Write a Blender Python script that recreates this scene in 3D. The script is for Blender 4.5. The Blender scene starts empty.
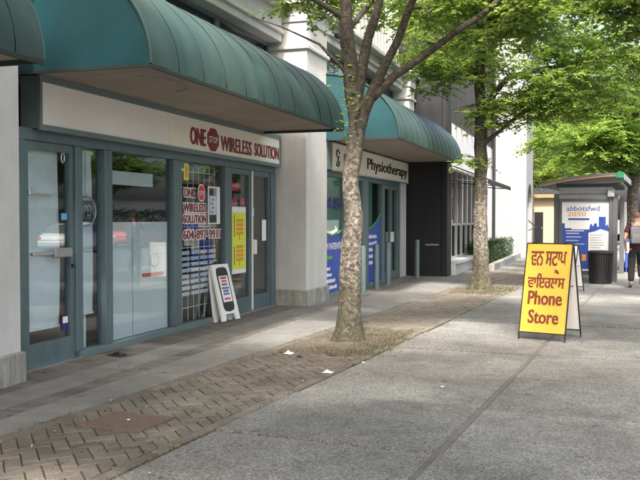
import bpy, bmesh, math, random
import numpy as np
from mathutils import Vector, Matrix, noise
R = math.radians
S = bpy.context.scene
COL = S.collection
random.seed(11)

# ------------------------------------------------------------------ camera
cam = bpy.data.cameras.new('camera'); camo = bpy.data.objects.new('camera', cam); COL.objects.link(camo)
camo.location = (0, 0, 1.55); camo.rotation_euler = (R(90 - 1.4826), 0, R(22.265))
cam.sensor_width = 36; cam.lens = 850 / 640 * 36; cam.clip_end = 2000; cam.clip_start = .05
S.camera = camo
BROT = R(4.032)                       # the shop fronts stand turned from the line of the pavement
# ------------------------------------------------------------------ sky, sun, exposure
SUN_EL = R(52); SUN_DIR = Vector((.30, -.954, 0)).normalized()
w = bpy.data.worlds.new('World'); S.world = w; w.use_nodes = True
wn = w.node_tree.nodes; wl = w.node_tree.links
sky = wn.new('ShaderNodeTexSky'); sky.sky_type = 'NISHITA'; sky.sun_disc = False
sky.sun_elevation = SUN_EL; sky.sun_rotation = math.atan2(SUN_DIR.x, SUN_DIR.y)
sky.air_density = .8; sky.dust_density = 7.0; sky.ozone_density = .8
wl.new(sky.outputs[0], wn['Background'].inputs[0]); wn['Background'].inputs[1].default_value = .15
sun = bpy.data.lights.new('sun', 'SUN'); sun.energy = 2.0; sun.angle = R(4); sun.color = (1, .96, .9)
suno = bpy.data.objects.new('sun', sun); COL.objects.link(suno)
sd = SUN_DIR * math.cos(SUN_EL) + Vector((0, 0, math.sin(SUN_EL)))
suno.rotation_euler = sd.to_track_quat('Z', 'Y').to_euler(); suno.location = (6, -20, 30)
S.view_settings.view_transform = 'Standard'; S.view_settings.look = 'None'
S.view_settings.exposure = 2.12; S.view_settings.gamma = 1

# ------------------------------------------------------------------ helpers
WORLD = Matrix.Identity(4); BLD = Matrix.Rotation(BROT, 4, 'Z')      # BLD coordinates: x outwards to the street (v), y along the fronts (u)
ORG = {}
def props(o, label=None, cat=None, group=None, kind=None):
    if label: o['label'] = label
    if cat: o['category'] = cat
    if group: o['group'] = group
    if kind: o['kind'] = kind
def thing(name, label, cat, loc, frame=WORLD, group=None, kind=None, rz=0):
    o = bpy.data.objects.new(name, None); o.empty_display_size = .2; COL.objects.link(o)
    o.matrix_world = frame @ Matrix.Translation(loc) @ Matrix.Rotation(rz, 4, 'Z')
    ORG[o] = Vector(loc); props(o, label, cat, group, kind); return o
class G:
    """collects shapes; build() links them as one mesh object"""
    def __init__(s): s.bm = bmesh.new()
    def box(s, x0, x1, y0, y1, z0, z1, m=None, bevel=0, seg=1):
        vs = [s.bm.verts.new(p) for p in ((x0,y0,z0),(x1,y0,z0),(x1,y1,z0),(x0,y1,z0),(x0,y0,z1),(x1,y0,z1),(x1,y1,z1),(x0,y1,z1))]
        fs = [s.bm.faces.new([vs[i] for i in q]) for q in ((0,3,2,1),(4,5,6,7),(0,1,5,4),(1,2,6,5),(2,3,7,6),(3,0,4,7))]
        if m: bmesh.ops.transform(s.bm, matrix=m, verts=vs)
        if bevel:
            es = list({e for f in fs for e in f.edges})
            bmesh.ops.bevel(s.bm, geom=es, offset=bevel, segments=seg, affect='EDGES', profile=.6)
        return s
    def prism(s, pts, vec, bevel=0):
        vec = Vector(vec); a = [s.bm.verts.new(p) for p in pts]; b = [s.bm.verts.new(Vector(p) + vec) for p in pts]; n = len(pts)
        fs = [s.bm.faces.new(a), s.bm.faces.new(b[::-1])]
        for i in range(n): fs.append(s.bm.faces.new((a[i], b[i], b[(i+1) % n], a[(i+1) % n])))
        bmesh.ops.recalc_face_normals(s.bm, faces=fs)
        if bevel: bmesh.ops.bevel(s.bm, geom=list({e for f in fs for e in f.edges}), offset=bevel, segments=1, affect='EDGES')
        return s
    def quad(s, *pts):
        s.bm.faces.new([s.bm.verts.new(p) for p in pts]); return s
    def tube(s, pts, rad, seg=8, cap=True, jit=0, sx=1):
        pts = [Vector(p) for p in pts]; n = len(pts)
        if not hasattr(rad, '__len__'): rad = [rad] * n
        rings = []; ref = None
        for i, p in enumerate(pts):
            t = (pts[min(i+1, n-1)] - pts[max(i-1, 0)]).normalized()
            if ref is None: ref = Vector((1,0,0)) if abs(t.x) < .8 else Vector((0,1,0))
            a = (ref - t * ref.dot(t)).normalized(); b = t.cross(a); ref = a
            ring = []
            for k in range(seg):
                an = 2*math.pi*k/seg
                q = a*math.cos(an)*sx + b*math.sin(an)
                r = rad[i]
                if jit: r *= 1 + jit*noise.noise(Vector((q.x*1.4+p.x*3, q.y*1.4+p.y*3, p.z*1.3))) + jit*.5*noise.noise(Vector((q.x*4, q.y*4, p.z*5)))
                if jit and rad[0] > .1: r *= 1 + (.035 + .16*max(0, .35-p.z))*math.cos(5*an + 1.3*p.z + 2*noise.noise(p*.9)) + .05*max(0, noise.noise(Vector((q.x*2.2+p.x, q.y*2.2+p.y, p.z*2.6+7)))-.25)*4
                ring.append(s.bm.verts.new(p + q*r))
            rings.append(ring)
        for i in range(n-1):
            for k in range(seg):
                s.bm.faces.new((rings[i][k], rings[i][(k+1) % seg], rings[i+1][(k+1) % seg], rings[i+1][k]))
        if cap:
            s.bm.faces.new(rings[0][::-1]); s.bm.faces.new(rings[-1])
        return s
    def lathe(s, c, prof, seg=24):
        return s.tube([(c[0], c[1], c[2]+z) for r, z in prof], [r for r, z in prof], seg)
    def sphere(s, c, r, sc=(1,1,1), seg=12, jit=0):
        res = bmesh.ops.create_uvsphere(s.bm, u_segments=seg, v_segments=max(6, seg*2//3), radius=1)
        for v in res['verts']:
            k = 1 + (jit*noise.noise(v.co*2.3 + Vector(c)) if jit else 0)
            v.co = Vector((v.co.x*sc[0], v.co.y*sc[1], v.co.z*sc[2]))*r*k + Vector(c)
        return s
    def build(s, name, mat, parent=None, label=None, cat=None, group=None, kind=None, frame=WORLD, smooth=False, angle=None, mesh_only=False):
        return link_mesh(s.mesh(name, mat, smooth, angle), name, parent, label, cat, group, kind, frame)
    def mesh(s, name, mat, smooth=False, angle=None):
        me = bpy.data.meshes.new(name); s.bm.normal_update(); s.bm.to_mesh(me); s.bm.free()
        me.materials.append(mat)
        if smooth:
            me.polygons.foreach_set('use_smooth', [True]*len(me.polygons))
            if angle: me.set_sharp_from_angle(angle=R(angle))
        return me
def link_mesh(me, name, parent=None, label=None, cat=None, group=None, kind=None, frame=WORLD):
    n = len(me.vertices); co = np.empty(n*3, 'f'); me.vertices.foreach_get('co', co); co = co.reshape(-1, 3)
    o = bpy.data.objects.new(name, me); COL.objects.link(o)
    if parent is None:
        org = Vector(((co[:,0].min()+co[:,0].max())/2, (co[:,1].min()+co[:,1].max())/2, co[:,2].min()))
        ORG[o] = org; o.matrix_world = frame @ Matrix.Translation(org)
    else:
        org = ORG[parent]; ORG[o] = org; o.parent = parent
    co -= np.array(org, 'f'); me.vertices.foreach_set('co', co.ravel()); me.update()
    props(o, label, cat, group, kind); return o
def copy_tree(o, parent=None):
    c = o.copy(); COL.objects.link(c); c.parent = parent
    for ch in list(o.children): copy_tree(ch, c)
    return c
def text(s, name, mat, parent, origin, right, up, width=None, height=1, bold=0, depth=.003, align='L', heavy=0, **kw):
    """flat lettering: bbox of the string fitted to width x height, lower left at origin"""
    cu = bpy.data.curves.new('t', 'FONT'); cu.body = s; cu.size = 1; cu.offset = bold; cu.extrude = 0; cu.fill_mode = 'FRONT'; cu.resolution_u = 3
    if '\n' in s: cu.space_line = kw.pop('space', 1.0)
    o = bpy.data.objects.new('t', cu); COL.objects.link(o)
    dg = bpy.context.evaluated_depsgraph_get(); dg.update()
    me = bpy.data.meshes.new_from_object(o.evaluated_get(dg))
    bpy.data.objects.remove(o); bpy.data.curves.remove(cu)
    me.name = name
    n = len(me.vertices); co = np.empty(n*3, 'f'); me.vertices.foreach_get('co', co); co = co.reshape(-1, 3)
    mn = co.min(0); ext = co.max(0) - mn
    sy = height/ext[1]; sx = width/ext[0] if width else sy
    right = Vector(right).normalized(); up = Vector(up).normalized(); nn = right.cross(up)
    x = (co[:,0]-mn[0])*sx; y = (co[:,1]-mn[1])*sy
    if align == 'C': x -= ext[0]*sx/2
    if heavy:                      # heavier face: the outline repeated a stroke-width to either side
        d = heavy*height; w0 = x.max()-x.min(); x = (x-x.min())*(1-2*d/w0)+x.min()+d
        bmh = bmesh.new()
        for q_ in (-1, -.5, .5, 1):
            m2 = me.copy(); c2 = np.zeros((n, 3), 'f'); c2[:,0] = x+q_*d; c2[:,1] = y; c2[:,2] = .0003*(q_+1.5); m2.vertices.foreach_set('co', c2.ravel()); bmh.from_mesh(m2); bpy.data.meshes.remove(m2)
        bmh.to_mesh(me); bmh.free(); n = len(me.vertices); co = np.empty(n*3, 'f'); me.vertices.foreach_get('co', co); co = co.reshape(-1, 3); x = co[:,0]; y = co[:,1]; depth = depth + co[:,2][:,None]
    P = np.array(origin)[None] + x[:,None]*np.array(right)[None] + y[:,None]*np.array(up)[None] + depth*np.array(nn)[None]
    me.vertices.foreach_set('co', P.astype('f').ravel()); me.update()
    me.materials.clear(); me.materials.append(mat)
    return link_mesh(me, name, parent, frame=kw.pop('frame', WORLD), **kw)

# ------------------------------------------------------------------ materials
def mat(name, col, rough=.6, metal=0, spec=.5, var=.0, vscale=4, bump=0, bscale=60, col2=None, bdist=.01, coat=0, stretch=None, streak=.0):
    m = bpy.data.materials.new(name); m.use_nodes = True; nt = m.node_tree; b = nt.nodes['Principled BSDF']
    b.inputs['Base Color'].default_value = (*col, 1); b.inputs['Roughness'].default_value = rough
    b.inputs['Metallic'].default_value = metal; b.inputs['Specular IOR Level'].default_value = spec
    if coat: b.inputs['Coat Weight'].default_value = coat; b.inputs['Coat Roughness'].default_value = .15
    geo = nt.nodes.new('ShaderNodeNewGeometry')
    if var or col2:
        n = nt.nodes.new('ShaderNodeTexNoise'); n.inputs['Scale'].default_value = vscale; n.inputs['Detail'].default_value = 7; n.inputs['Roughness'].default_value = .65
        nt.links.new(geo.outputs['Position'], n.inputs['Vector'])
        r = nt.nodes.new('ShaderNodeValToRGB'); r.color_ramp.elements[0].position = .32; r.color_ramp.elements[1].position = .68
        c2 = col2 or tuple(c*(1+var) for c in col); c1 = col if col2 else tuple(c*(1-var) for c in col)
        r.color_ramp.elements[0].color = (*c1, 1); r.color_ramp.elements[1].color = (*c2, 1)
        nt.links.new(n.outputs[0], r.inputs[0]); cout = r.outputs[0]
        if stretch:                       # runs of dirt left by rain
            tc = nt.nodes.new('ShaderNodeTexCoord'); mp = nt.nodes.new('ShaderNodeMapping'); mp.inputs['Scale'].default_value = stretch; nt.links.new(tc.outputs['Object'], mp.inputs[0])
            n3 = nt.nodes.new('ShaderNodeTexNoise'); n3.inputs['Scale'].default_value = 1; n3.inputs['Detail'].default_value = 6; n3.inputs['Roughness'].default_value = .7; nt.links.new(mp.outputs[0], n3.inputs[0])
            r3 = nt.nodes.new('ShaderNodeValToRGB'); r3.color_ramp.elements[0].position = .42; r3.color_ramp.elements[1].position = .62; r3.color_ramp.elements[0].color = (1-streak, 1-streak, 1-streak*1.05, 1); r3.color_ramp.elements[1].color = (1, 1, 1, 1); nt.links.new(n3.outputs[0], r3.inputs[0])
            mx3 = nt.nodes.new('ShaderNodeMix'); mx3.data_type = 'RGBA'; mx3.blend_type = 'MULTIPLY'; mx3.inputs[0].default_value = 1; nt.links.new(cout, mx3.inputs[6]); nt.links.new(r3.outputs[0], mx3.inputs[7]); cout = mx3.outputs[2]
        nt.links.new(cout, b.inputs['Base Color'])
        rr = nt.nodes.new('ShaderNodeMapRange'); rr.inputs[3].default_value = max(.05, rough-.1); rr.inputs[4].default_value = min(1, rough+.12)
        nt.links.new(n.outputs[0], rr.inputs[0]); nt.links.new(rr.outputs[0], b.inputs['Roughness'])
    if bump:
        n2 = nt.nodes.new('ShaderNodeTexNoise'); n2.inputs['Scale'].default_value = bscale; n2.inputs['Detail'].default_value = 5
        nt.links.new(geo.outputs['Position'], n2.inputs['Vector'])
        bp = nt.nodes.new('ShaderNodeBump'); bp.inputs['Strength'].default_value = bump; bp.inputs['Distance'].default_value = bdist
        nt.links.new(n2.outputs[0], bp.inputs['Height']); nt.links.new(bp.outputs[0], b.inputs['Normal'])
    return m
def ground_mat(name, base, dark, light, speck=.5, sscale=140, stain=.25, bump=.5, tint=None, randv=.12):
    """weathered concrete / paver: aggregate speckle, blotches, per-piece tone"""
    m = bpy.data.materials.new(name); m.use_nodes = True; nt = m.node_tree; N = nt.nodes.new; L = nt.links.new; b = nt.nodes['Principled BSDF']
    geo = N('ShaderNodeNewGeometry'); P = geo.outputs['Position']
    def nz(sc, det=5, ro=.6):
        n = N('ShaderNodeTexNoise'); n.inputs['Scale'].default_value = sc; n.inputs['Detail'].default_value = det; n.inputs['Roughness'].default_value = ro; L(P, n.inputs['Vector']); return n.outputs[0]
    def ramp(src, p0, p1, c0, c1):
        r = N('ShaderNodeValToRGB'); r.color_ramp.elements[0].position = p0; r.color_ramp.elements[1].position = p1
        r.color_ramp.elements[0].color = (*c0, 1); r.color_ramp.elements[1].color = (*c1, 1); L(src, r.inputs[0]); return r.outputs[0]
    def mix(fac, a, c, mode='MIX'):
        x = N('ShaderNodeMix'); x.data_type = 'RGBA'; x.blend_type = mode
        if isinstance(fac, float): x.inputs[0].default_value = fac
        else: L(fac, x.inputs[0])
        for s_, i in ((a, 6), (c, 7)):
            if isinstance(s_, tuple): x.inputs[i].default_value = (*s_, 1)
            else: L(s_, x.inputs[i])
        return x.outputs[2]
    vor = N('ShaderNodeTexVoronoi'); vor.inputs['Scale'].default_value = sscale; L(P, vor.inputs['Vector'])
    g = N('ShaderNodeSeparateColor'); L(vor.outputs['Color'], g.inputs[0])
    agg = ramp(g.outputs[0], .05, .95, dark, light)
    c = mix(float(speck), base, agg)
    st = ramp(nz(.9, 8, .7), .38, .66, (1-stain,)*3, (1.06,)*3)
    c = mix(1.0, c, st, 'MULTIPLY')
    st2 = ramp(nz(5.5, 6, .7), .42, .6, (.84, .82, .79), (1.04,)*3)
    c = mix(.7, c, st2, 'MULTIPLY')
    vg = N('ShaderNodeTexVoronoi'); vg.inputs['Scale'].default_value = 2.6; L(P, vg.inputs['Vector'])
    wob = N('ShaderNodeMath'); wob.operation = 'MULTIPLY_ADD'; wob.inputs[1].default_value = .06; L(nz(30, 2), wob.inputs[0]); L(vg.outputs['Distance'], wob.inputs[2])
    c = mix(.8, c, ramp(wob.outputs[0], .11, .125, (.55, .54, .53), (1,)*3), 'MULTIPLY')
    oi = N('ShaderNodeObjectInfo'); tone = ramp(oi.outputs['Random'], 0, 1, (1-randv,)*3, (1+randv,)*3)
    c = mix(1.0, c, tone, 'MULTIPLY')
    if tint:
        tn = ramp(nz(2.2, 6, .7), .5, .63, (0,)*3, (1,)*3); c = mix(tn, c, tint)
    L(c, b.inputs['Base Color']); b.inputs['Roughness'].default_value = .88; b.inputs['Specular IOR Level'].default_value = .3
    bp = N('ShaderNodeBump'); bp.inputs['Strength'].default_value = bump; bp.inputs['Distance'].default_value = .004
    h = N('ShaderNodeMath'); h.operation = 'ADD'; L(nz(sscale*.8, 4), h.inputs[0]); L(nz(25, 4), h.inputs[1]); L(h.outputs[0], bp.inputs['Height']); L(bp.outputs[0], b.inputs['Normal'])
    return m
def glass_mat(name, tint=(.93, .965, .975), boost=1.25):
    m = bpy.data.materials.new(name); m.use_nodes = True; nt = m.node_tree; nt.nodes.clear(); N = nt.nodes.new; L = nt.links.new
    o = N('ShaderNodeOutputMaterial'); mx = N('ShaderNodeMixShader'); tr = N('ShaderNodeBsdfTransparent'); gl = N('ShaderNodeBsdfGlossy'); fr = N('ShaderNodeFresnel'); mu = N('ShaderNodeMath')
    tr.inputs[0].default_value = (*tint, 1); gl.inputs['Roughness'].default_value = .015; fr.inputs[0].default_value = 1.5
    mu.operation = 'MULTIPLY'; mu.inputs[1].default_value = boost; mu.use_clamp = True
    n = N('ShaderNodeTexNoise'); n.inputs['Scale'].default_value = .8; bp = N('ShaderNodeBump'); bp.inputs['Strength'].default_value = .04; bp.inputs['Distance'].default_value = .05
    g = N('ShaderNodeNewGeometry'); L(g.outputs['Position'], n.inputs[0]); L(n.outputs[0], bp.inputs['Height']); L(bp.outputs[0], gl.inputs['Normal'])
    mr = N('ShaderNodeMapRange'); mr.inputs[3].default_value = 1.5; mr.inputs[4].default_value = 1/1.5; L(g.outputs['Backfacing'], mr.inputs[0]); L(mr.outputs[0], fr.inputs[0]); L(fr.outputs[0], mu.inputs[0]); L(mu.outputs[0], mx.inputs[0]); L(tr.outputs[0], mx.inputs[1]); L(gl.outputs[0], mx.inputs[2]); L(mx.outputs[0], o.inputs[0])
    return m
def leaf_mat(name, dark, mid, light, trans=.45):
    m = bpy.data.materials.new(name); m.use_nodes = True; nt = m.node_tree; N = nt.nodes.new; L = nt.links.new; b = nt.nodes['Principled BSDF']; o = nt.nodes['Material Output']
    a = N('ShaderNodeAttribute'); a.attribute_name = 'tint'; r = N('ShaderNodeValToRGB')
    r.color_ramp.elements[0].color = (*dark, 1); r.color_ramp.elements[1].color = (*light, 1); e = r.color_ramp.elements.new(.5); e.color = (*mid, 1)
    L(a.outputs['Fac'], r.inputs[0]); L(r.outputs[0], b.inputs['Base Color']); b.inputs['Roughness'].default_value = .5; b.inputs['Specular IOR Level'].default_value = .35
    t = N('ShaderNodeBsdfTranslucent'); hs = N('ShaderNodeHueSaturation'); hs.inputs['Hue'].default_value = .485; hs.inputs['Value'].default_value = 2.1; L(r.outputs[0], hs.inputs['Color']); L(hs.outputs[0], t.inputs[0])
    mx = N('ShaderNodeMixShader'); mx.inputs[0].default_value = trans; L(b.outputs[0], mx.inputs[1]); L(t.outputs[0], mx.inputs[2]); L(mx.outputs[0], o.inputs[0]); return m
def bark_mat():
    m = bpy.data.materials.new('bark'); m.use_nodes = True; nt = m.node_tree; N = nt.nodes.new; L = nt.links.new; b = nt.nodes['Principled BSDF']
    tc = N('ShaderNodeTexCoord'); mp = N('ShaderNodeMapping'); mp.inputs['Scale'].default_value = (11, 11, 12); L(tc.outputs['Object'], mp.inputs[0])
    n = N('ShaderNodeTexNoise'); n.inputs['Scale'].default_value = 1.7; n.inputs['Detail'].default_value = 9; n.inputs['Roughness'].default_value = .7; n.inputs['Distortion'].default_value = .6; L(mp.outputs[0], n.inputs[0])
    sep = N('ShaderNodeSeparateXYZ'); L(tc.outputs['Object'], sep.inputs[0])
    # pale lichen-grey bark low on the stem, darker bark on the limbs
    r = N('ShaderNodeValToRGB'); r.color_ramp.elements[0].position = .37; r.color_ramp.elements[1].position = .66
    r.color_ramp.elements[0].color = (.02, .016, .012, 1); r.color_ramp.elements[1].color = (.33, .305, .255, 1); e = r.color_ramp.elements.new(.47); e.color = (.09, .077, .06, 1); e = r.color_ramp.elements.new(.56); e.color = (.18, .16, .128, 1); L(n.outputs[0], r.inputs[0])
    r2 = N('ShaderNodeValToRGB'); r2.color_ramp.elements[0].position = .42; r2.color_ramp.elements[1].position = .72
    r2.color_ramp.elements[0].color = (.03, .024, .018, 1); r2.color_ramp.elements[1].color = (.125, .108, .086, 1); L(n.outputs[0], r2.inputs[0])
    n2 = N('ShaderNodeTexNoise'); n2.inputs['Scale'].default_value = 2.2; n2.inputs['Detail'].default_value = 4; L(tc.outputs['Object'], n2.inputs[0])
    ad = N('ShaderNodeMath'); ad.operation = 'MULTIPLY_ADD'; ad.inputs[1].default_value = 1.2; L(n2.outputs[0], ad.inputs[0]); L(sep.outputs[2], ad.inputs[2])
    mr = N('ShaderNodeMapRange'); mr.inputs[1].default_value = 2.5; mr.inputs[2].default_value = 3.6; L(ad.outputs[0], mr.inputs[0])
    mx = N('ShaderNodeMix'); mx.data_type = 'RGBA'; L(mr.outputs[0], mx.inputs[0]); L(r.outputs[0], mx.inputs[6]); L(r2.outputs[0], mx.inputs[7])
    mr2 = N('ShaderNodeMapRange'); mr2.inputs[1].default_value = 1.65; mr2.inputs[2].default_value = .7; L(ad.outputs[0], mr2.inputs[0])
    mx2 = N('ShaderNodeMix'); mx2.data_type = 'RGBA'; L(mr2.outputs[0], mx2.inputs[0]); L(mx.outputs[2], mx2.inputs[6])
    r3 = N('ShaderNodeValToRGB'); r3.color_ramp.elements[0].color = (.03, .028, .016, 1); r3.color_ramp.elements[1].color = (.085, .078, .042, 1); r3.color_ramp.elements[0].position = .4; r3.color_ramp.elements[1].position = .62; L(n.outputs[0], r3.inputs[0]); L(r3.outputs[0], mx2.inputs[7])
    L(mx2.outputs[2], b.inputs['Base Color']); b.inputs['Roughness'].default_value = .9
    bp = N('ShaderNodeBump'); bp.inputs['Strength'].default_value = .8; bp.inputs['Distance'].default_value = .025; L(n.outputs[0], bp.inputs['Height']); L(bp.outputs[0], b.inputs['Normal'])
    return m
M = {}
M['concrete'] = ground_mat('concrete', (.212, .208, .195), (.066, .064, .061), (.38, .37, .35), .62, 95, .32, .8, randv=.15)
M['concrete_smooth'] = ground_mat('concrete_smooth', (.2, .195, .183), (.12, .118, .11), (.3, .29, .275), .45, 160, .25, .4)
M['joint'] = mat('joint', (.022, .02, .016), .95, var=.3, vscale=12, bump=.4)
M['paver'] = ground_mat('paver', (.178, .156, .128), (.09, .078, .064), (.255, .225, .19), .5, 170, .3, .6, randv=.17)
M['brick'] = ground_mat('brick', (.165, .152, .138), (.11, .1, .09), (.22, .205, .19), .5, 170, .3, .5, randv=.16)
M['soil'] = mat('soil', (.115, .092, .066), .95, var=.4, vscale=14, bump=1, bscale=50, bdist=.03)
M['joint_soil'] = mat('joint_soil', (.085, .066, .045), .95, var=.4, vscale=20, bump=.6)
M['asphalt'] = mat('asphalt', (.06, .06, .06), .9, var=.2, vscale=40, bump=.5, bscale=150)
M['earth'] = mat('earth', (.12, .115, .1), .95, var=.2, vscale=.5)
M['rust'] = mat('rust', (.10, .068, .048), .9, col2=(.165, .115, .085), vscale=25, bump=.8, bscale=90)
M['plaster'] = mat('plaster', (.47, .46, .44), .85, var=.07, vscale=1.5, stretch=(7, 7, .6), streak=.08, bump=.25, bscale=70, bdist=.004)
M['plaster_grey'] = mat('plaster_grey', (.56, .55, .525), .85, var=.07, vscale=2.5, stretch=(5, 5, .5), streak=.07, bump=.25, bscale=70, bdist=.004)
M['plinth'] = mat('plinth', (.36, .35, .32), .9, var=.22, vscale=4, stretch=(9, 9, 1.5), streak=.35, bump=.4, bscale=60)
M['charcoal'] = mat('charcoal', (.009, .010, .013), .6, var=.25, vscale=2, stretch=(6, 6, .4), streak=.3)
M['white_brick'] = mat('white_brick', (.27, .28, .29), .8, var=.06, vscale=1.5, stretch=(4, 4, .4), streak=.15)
M['white_paint'] = mat('white_paint', (.55, .555, .56), .6, var=.05, vscale=3)
M['black_metal'] = mat('black_metal', (.012, .012, .013), .45)
M['frame'] = mat('frame', (.115, .168, .188), .42, metal=.2, var=.12, vscale=3, stretch=(12, 12, 1), streak=.15)
M['frame2'] = mat('frame2', (.14, .195, .205), .45, metal=.15, var=.1, vscale=3)
M['canopy'] = mat('canopy', (.027, .064, .067), .5, col2=(.05, .086, .084), vscale=.8, metal=.1, stretch=(.5, 6, .5), streak=.16)
M['cap'] = mat('cap', (.010, .055, .066), .45, var=.08, vscale=2)
M['seam'] = mat('seam', (.018, .036, .038), .95, spec=.1)
M['soffit'] = mat('soffit', (.27, .225, .18), .85, col2=(.38, .325, .265), vscale=1.2, bump=.2)
M['dark_trim'] = mat('dark_trim', (.02, .03, .03), .6)
M['signwhite'] = mat('signwhite', (.8, .785, .75), .45, var=.05, vscale=1)
M['signcream'] = mat('signcream', (.8, .775, .68), .45, var=.05, vscale=1.5)
M['red'] = mat('red', (.21, .016, .02), .45)
M['brightred'] = mat('brightred', (.62, .03, .04), .5)
M['printwhite'] = mat('printwhite', (.8, .8, .8), .5)
M['printlav'] = mat('printlav', (.55, .58, .72), .5, var=.12, vscale=20)
M['navy'] = mat('navy', (.025, .03, .16), .5)
M['blue'] = mat('blue', (.03, .075, .36), .4, var=.1, vscale=3)
M['skyblue'] = mat('skyblue', (.12, .45, .75), .4)
M['green'] = mat('green', (.1, .32, .1), .5)
M['brightgreen'] = mat('brightgreen', (.015, .16, .075), .4)
M['orange'] = mat('orange', (.72, .3, .04), .5)
M['yellow'] = mat('yellow', (.68, .385, .05), .45, var=.05, vscale=6)
M['yellowgreen'] = mat('yellowgreen', (.68, .75, .05), .5)
M['textgrey'] = mat('textgrey', (.25, .27, .3), .6)
M['black'] = mat('black', (.012, .012, .014), .4)
M['blind'] = mat('blind', (.66, .71, .735), .8, var=.05, vscale=5)
M['film'] = mat('film', (.6, .66, .685), .7, var=.04, vscale=3)
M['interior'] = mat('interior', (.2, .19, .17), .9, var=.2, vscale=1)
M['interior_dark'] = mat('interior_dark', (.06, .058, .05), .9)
M['glass'] = glass_mat('glass')
M['glass_film'] = glass_mat('glass_film', (.75, .86, .82), 1.0)
M['glass_dark'] = glass_mat('glass_dark', (.4, .45, .45), 1.5)
M['glass_sky'] = mat('glass_sky', (.42, .47, .52), .06, metal=.9)
M['aluminium'] = mat('aluminium', (.55, .56, .57), .35, metal=.85)
M['silver'] = mat('silver', (.33, .34, .36), .5, metal=.4, var=.08, vscale=8)
M['shelter'] = mat('shelter', (.11, .115, .12), .5, metal=.3, var=.1, vscale=4)
M['wood'] = mat('wood', (.32, .17, .07), .6, var=.15, vscale=6)
M['plastic_black'] = mat('plastic_black', (.02, .02, .02), .55, var=.2, vscale=10)
M['plastic_white'] = mat('plastic_white', (.78, .78, .77), .45, var=.04, vscale=6)
M['beige'] = mat('beige', (.42, .33, .22), .8, var=.08, vscale=1)
M['skin'] = mat('skin', (.5, .28, .2), .55)
M['hair'] = mat('hair', (.16, .085, .05), .8, bump=.4, bscale=120)
M['shirt'] = mat('shirt', (.065, .014, .022), .85, var=.2, vscale=10, bump=.3, bscale=25, bdist=.02)
M['trousers'] = mat('trousers', (.014, .014, .017), .85, var=.2, vscale=9, bump=.4, bscale=18, bdist=.03)
M['shoe'] = mat('shoe', (.16, .155, .15), .7)
M['sole'] = mat('sole', (.5, .5, .48), .7)
M['pack'] = mat('pack', (.15, .15, .15), .85, var=.15, vscale=14, bump=.3, bscale=40)
M['bark'] = bark_mat()
M['leaf'] = leaf_mat('leaf', (.05, .1, .018), (.135, .215, .036), (.25, .34, .06), .55)
M['leaf_far'] = leaf_mat('leaf_far', (.05, .1, .02), (.13, .215, .04), (.24, .33, .065), .55)
M['leaf_hedge'] = leaf_mat('leaf_hedge', (.012, .03, .01), (.03, .065, .018), (.07, .12, .03), .25)
M['grass'] = leaf_mat('grass', (.045, .07, .018), (.1, .115, .035), (.22, .18, .085), .3)
M['car_white'] = mat('car_white', (.7, .7, .7), .3, coat=1); M['car_red'] = mat('car_red', (.45, .02, .02), .3, coat=1)
M['tyre'] = mat('tyre', (.02, .02, .02), .85)

# ================================================================== THE SETTING
cb, sb = math.cos(BROT), math.sin(BROT)
def b2w(v, u, z=0): return Vector((v*cb - u*sb, v*sb + u*cb, z))
G().box(-400, 400, -200, 900, -.6, -.3).build('ground', M['earth'], kind='structure')
G().box(1.17, 11.6, -60, 260, -.3, -.13).build('road', M['asphalt'], kind='structure')
G().box(11.6, 15.6, -60, 260, -.3, -.02).build('far_pavement', M['concrete_smooth'], kind='structure')
kerb = thing('kerb', 'pale concrete kerb between the pavement and the road', 'kerb', (1.08, 0, -.3), kind='structure')
kme = G().box(1.0, 1.168, 0, 1.49, -.3, -.002, bevel=.012).mesh('kerb_stone', M['concrete_smooth'])
for i in range(30):
    k = bpy.data.objects.new('kerb_stone', kme); COL.objects.link(k); k.parent = kerb; k.location = (-1.08, i*1.5, .3)
# pavement bed: the mortar bed seen in the joints; slabs lie in it as pieces
bed = thing('sidewalk', 'grey exposed-aggregate concrete pavement of large square slabs', 'pavement', (-1, 20, -.3), kind='structure')
G().box(-3.06, .995, -6, 46.2, -.3, -.022).build('mortar_bed', M['joint'], bed)
G().box(-3.06, .995, 46.2, 200, -.3, 0).build('far_slab', M['concrete'], bed, kind='stuff')
def slab_mesh(pts, m, bev=.006, t=.05):
    g = G(); bot = [(p[0], p[1], -t) for p in pts]; g.prism(bot, (0, 0, t)); bmesh.ops.recalc_face_normals(g.bm, faces=g.bm.faces)
    es = [e for e in g.bm.edges if all(v.co.z > -.001 for v in e.verts)]
    if bev: bmesh.ops.bevel(g.bm, geom=es, offset=bev, segments=2, affect='EDGES')
    return g
G().box(-1.4115, -1.3655, -6, 46, -.0219, -.004).build('joint_filler', M['brick'], bed)
Y0 = 5.425 - 1.455*4
for (xa, xb) in ((-3.045, -1.412), (-1.365, .262), (.272, .99)):
    for k in range(32):
        ya, yb = Y0 + k*1.455, Y0 + (k+1)*1.455
        g = slab_mesh([(xa, ya+.0085, 0), (xb, ya+.0085, 0), (xb, yb-.0085, 0), (xa, yb-.0085, 0)], None, bev=.004)
        o = g.build('slab', M['concrete'], bed)
        o.rotation_euler = (random.gauss(0, .0006), random.gauss(0, .0006), 0)
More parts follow.
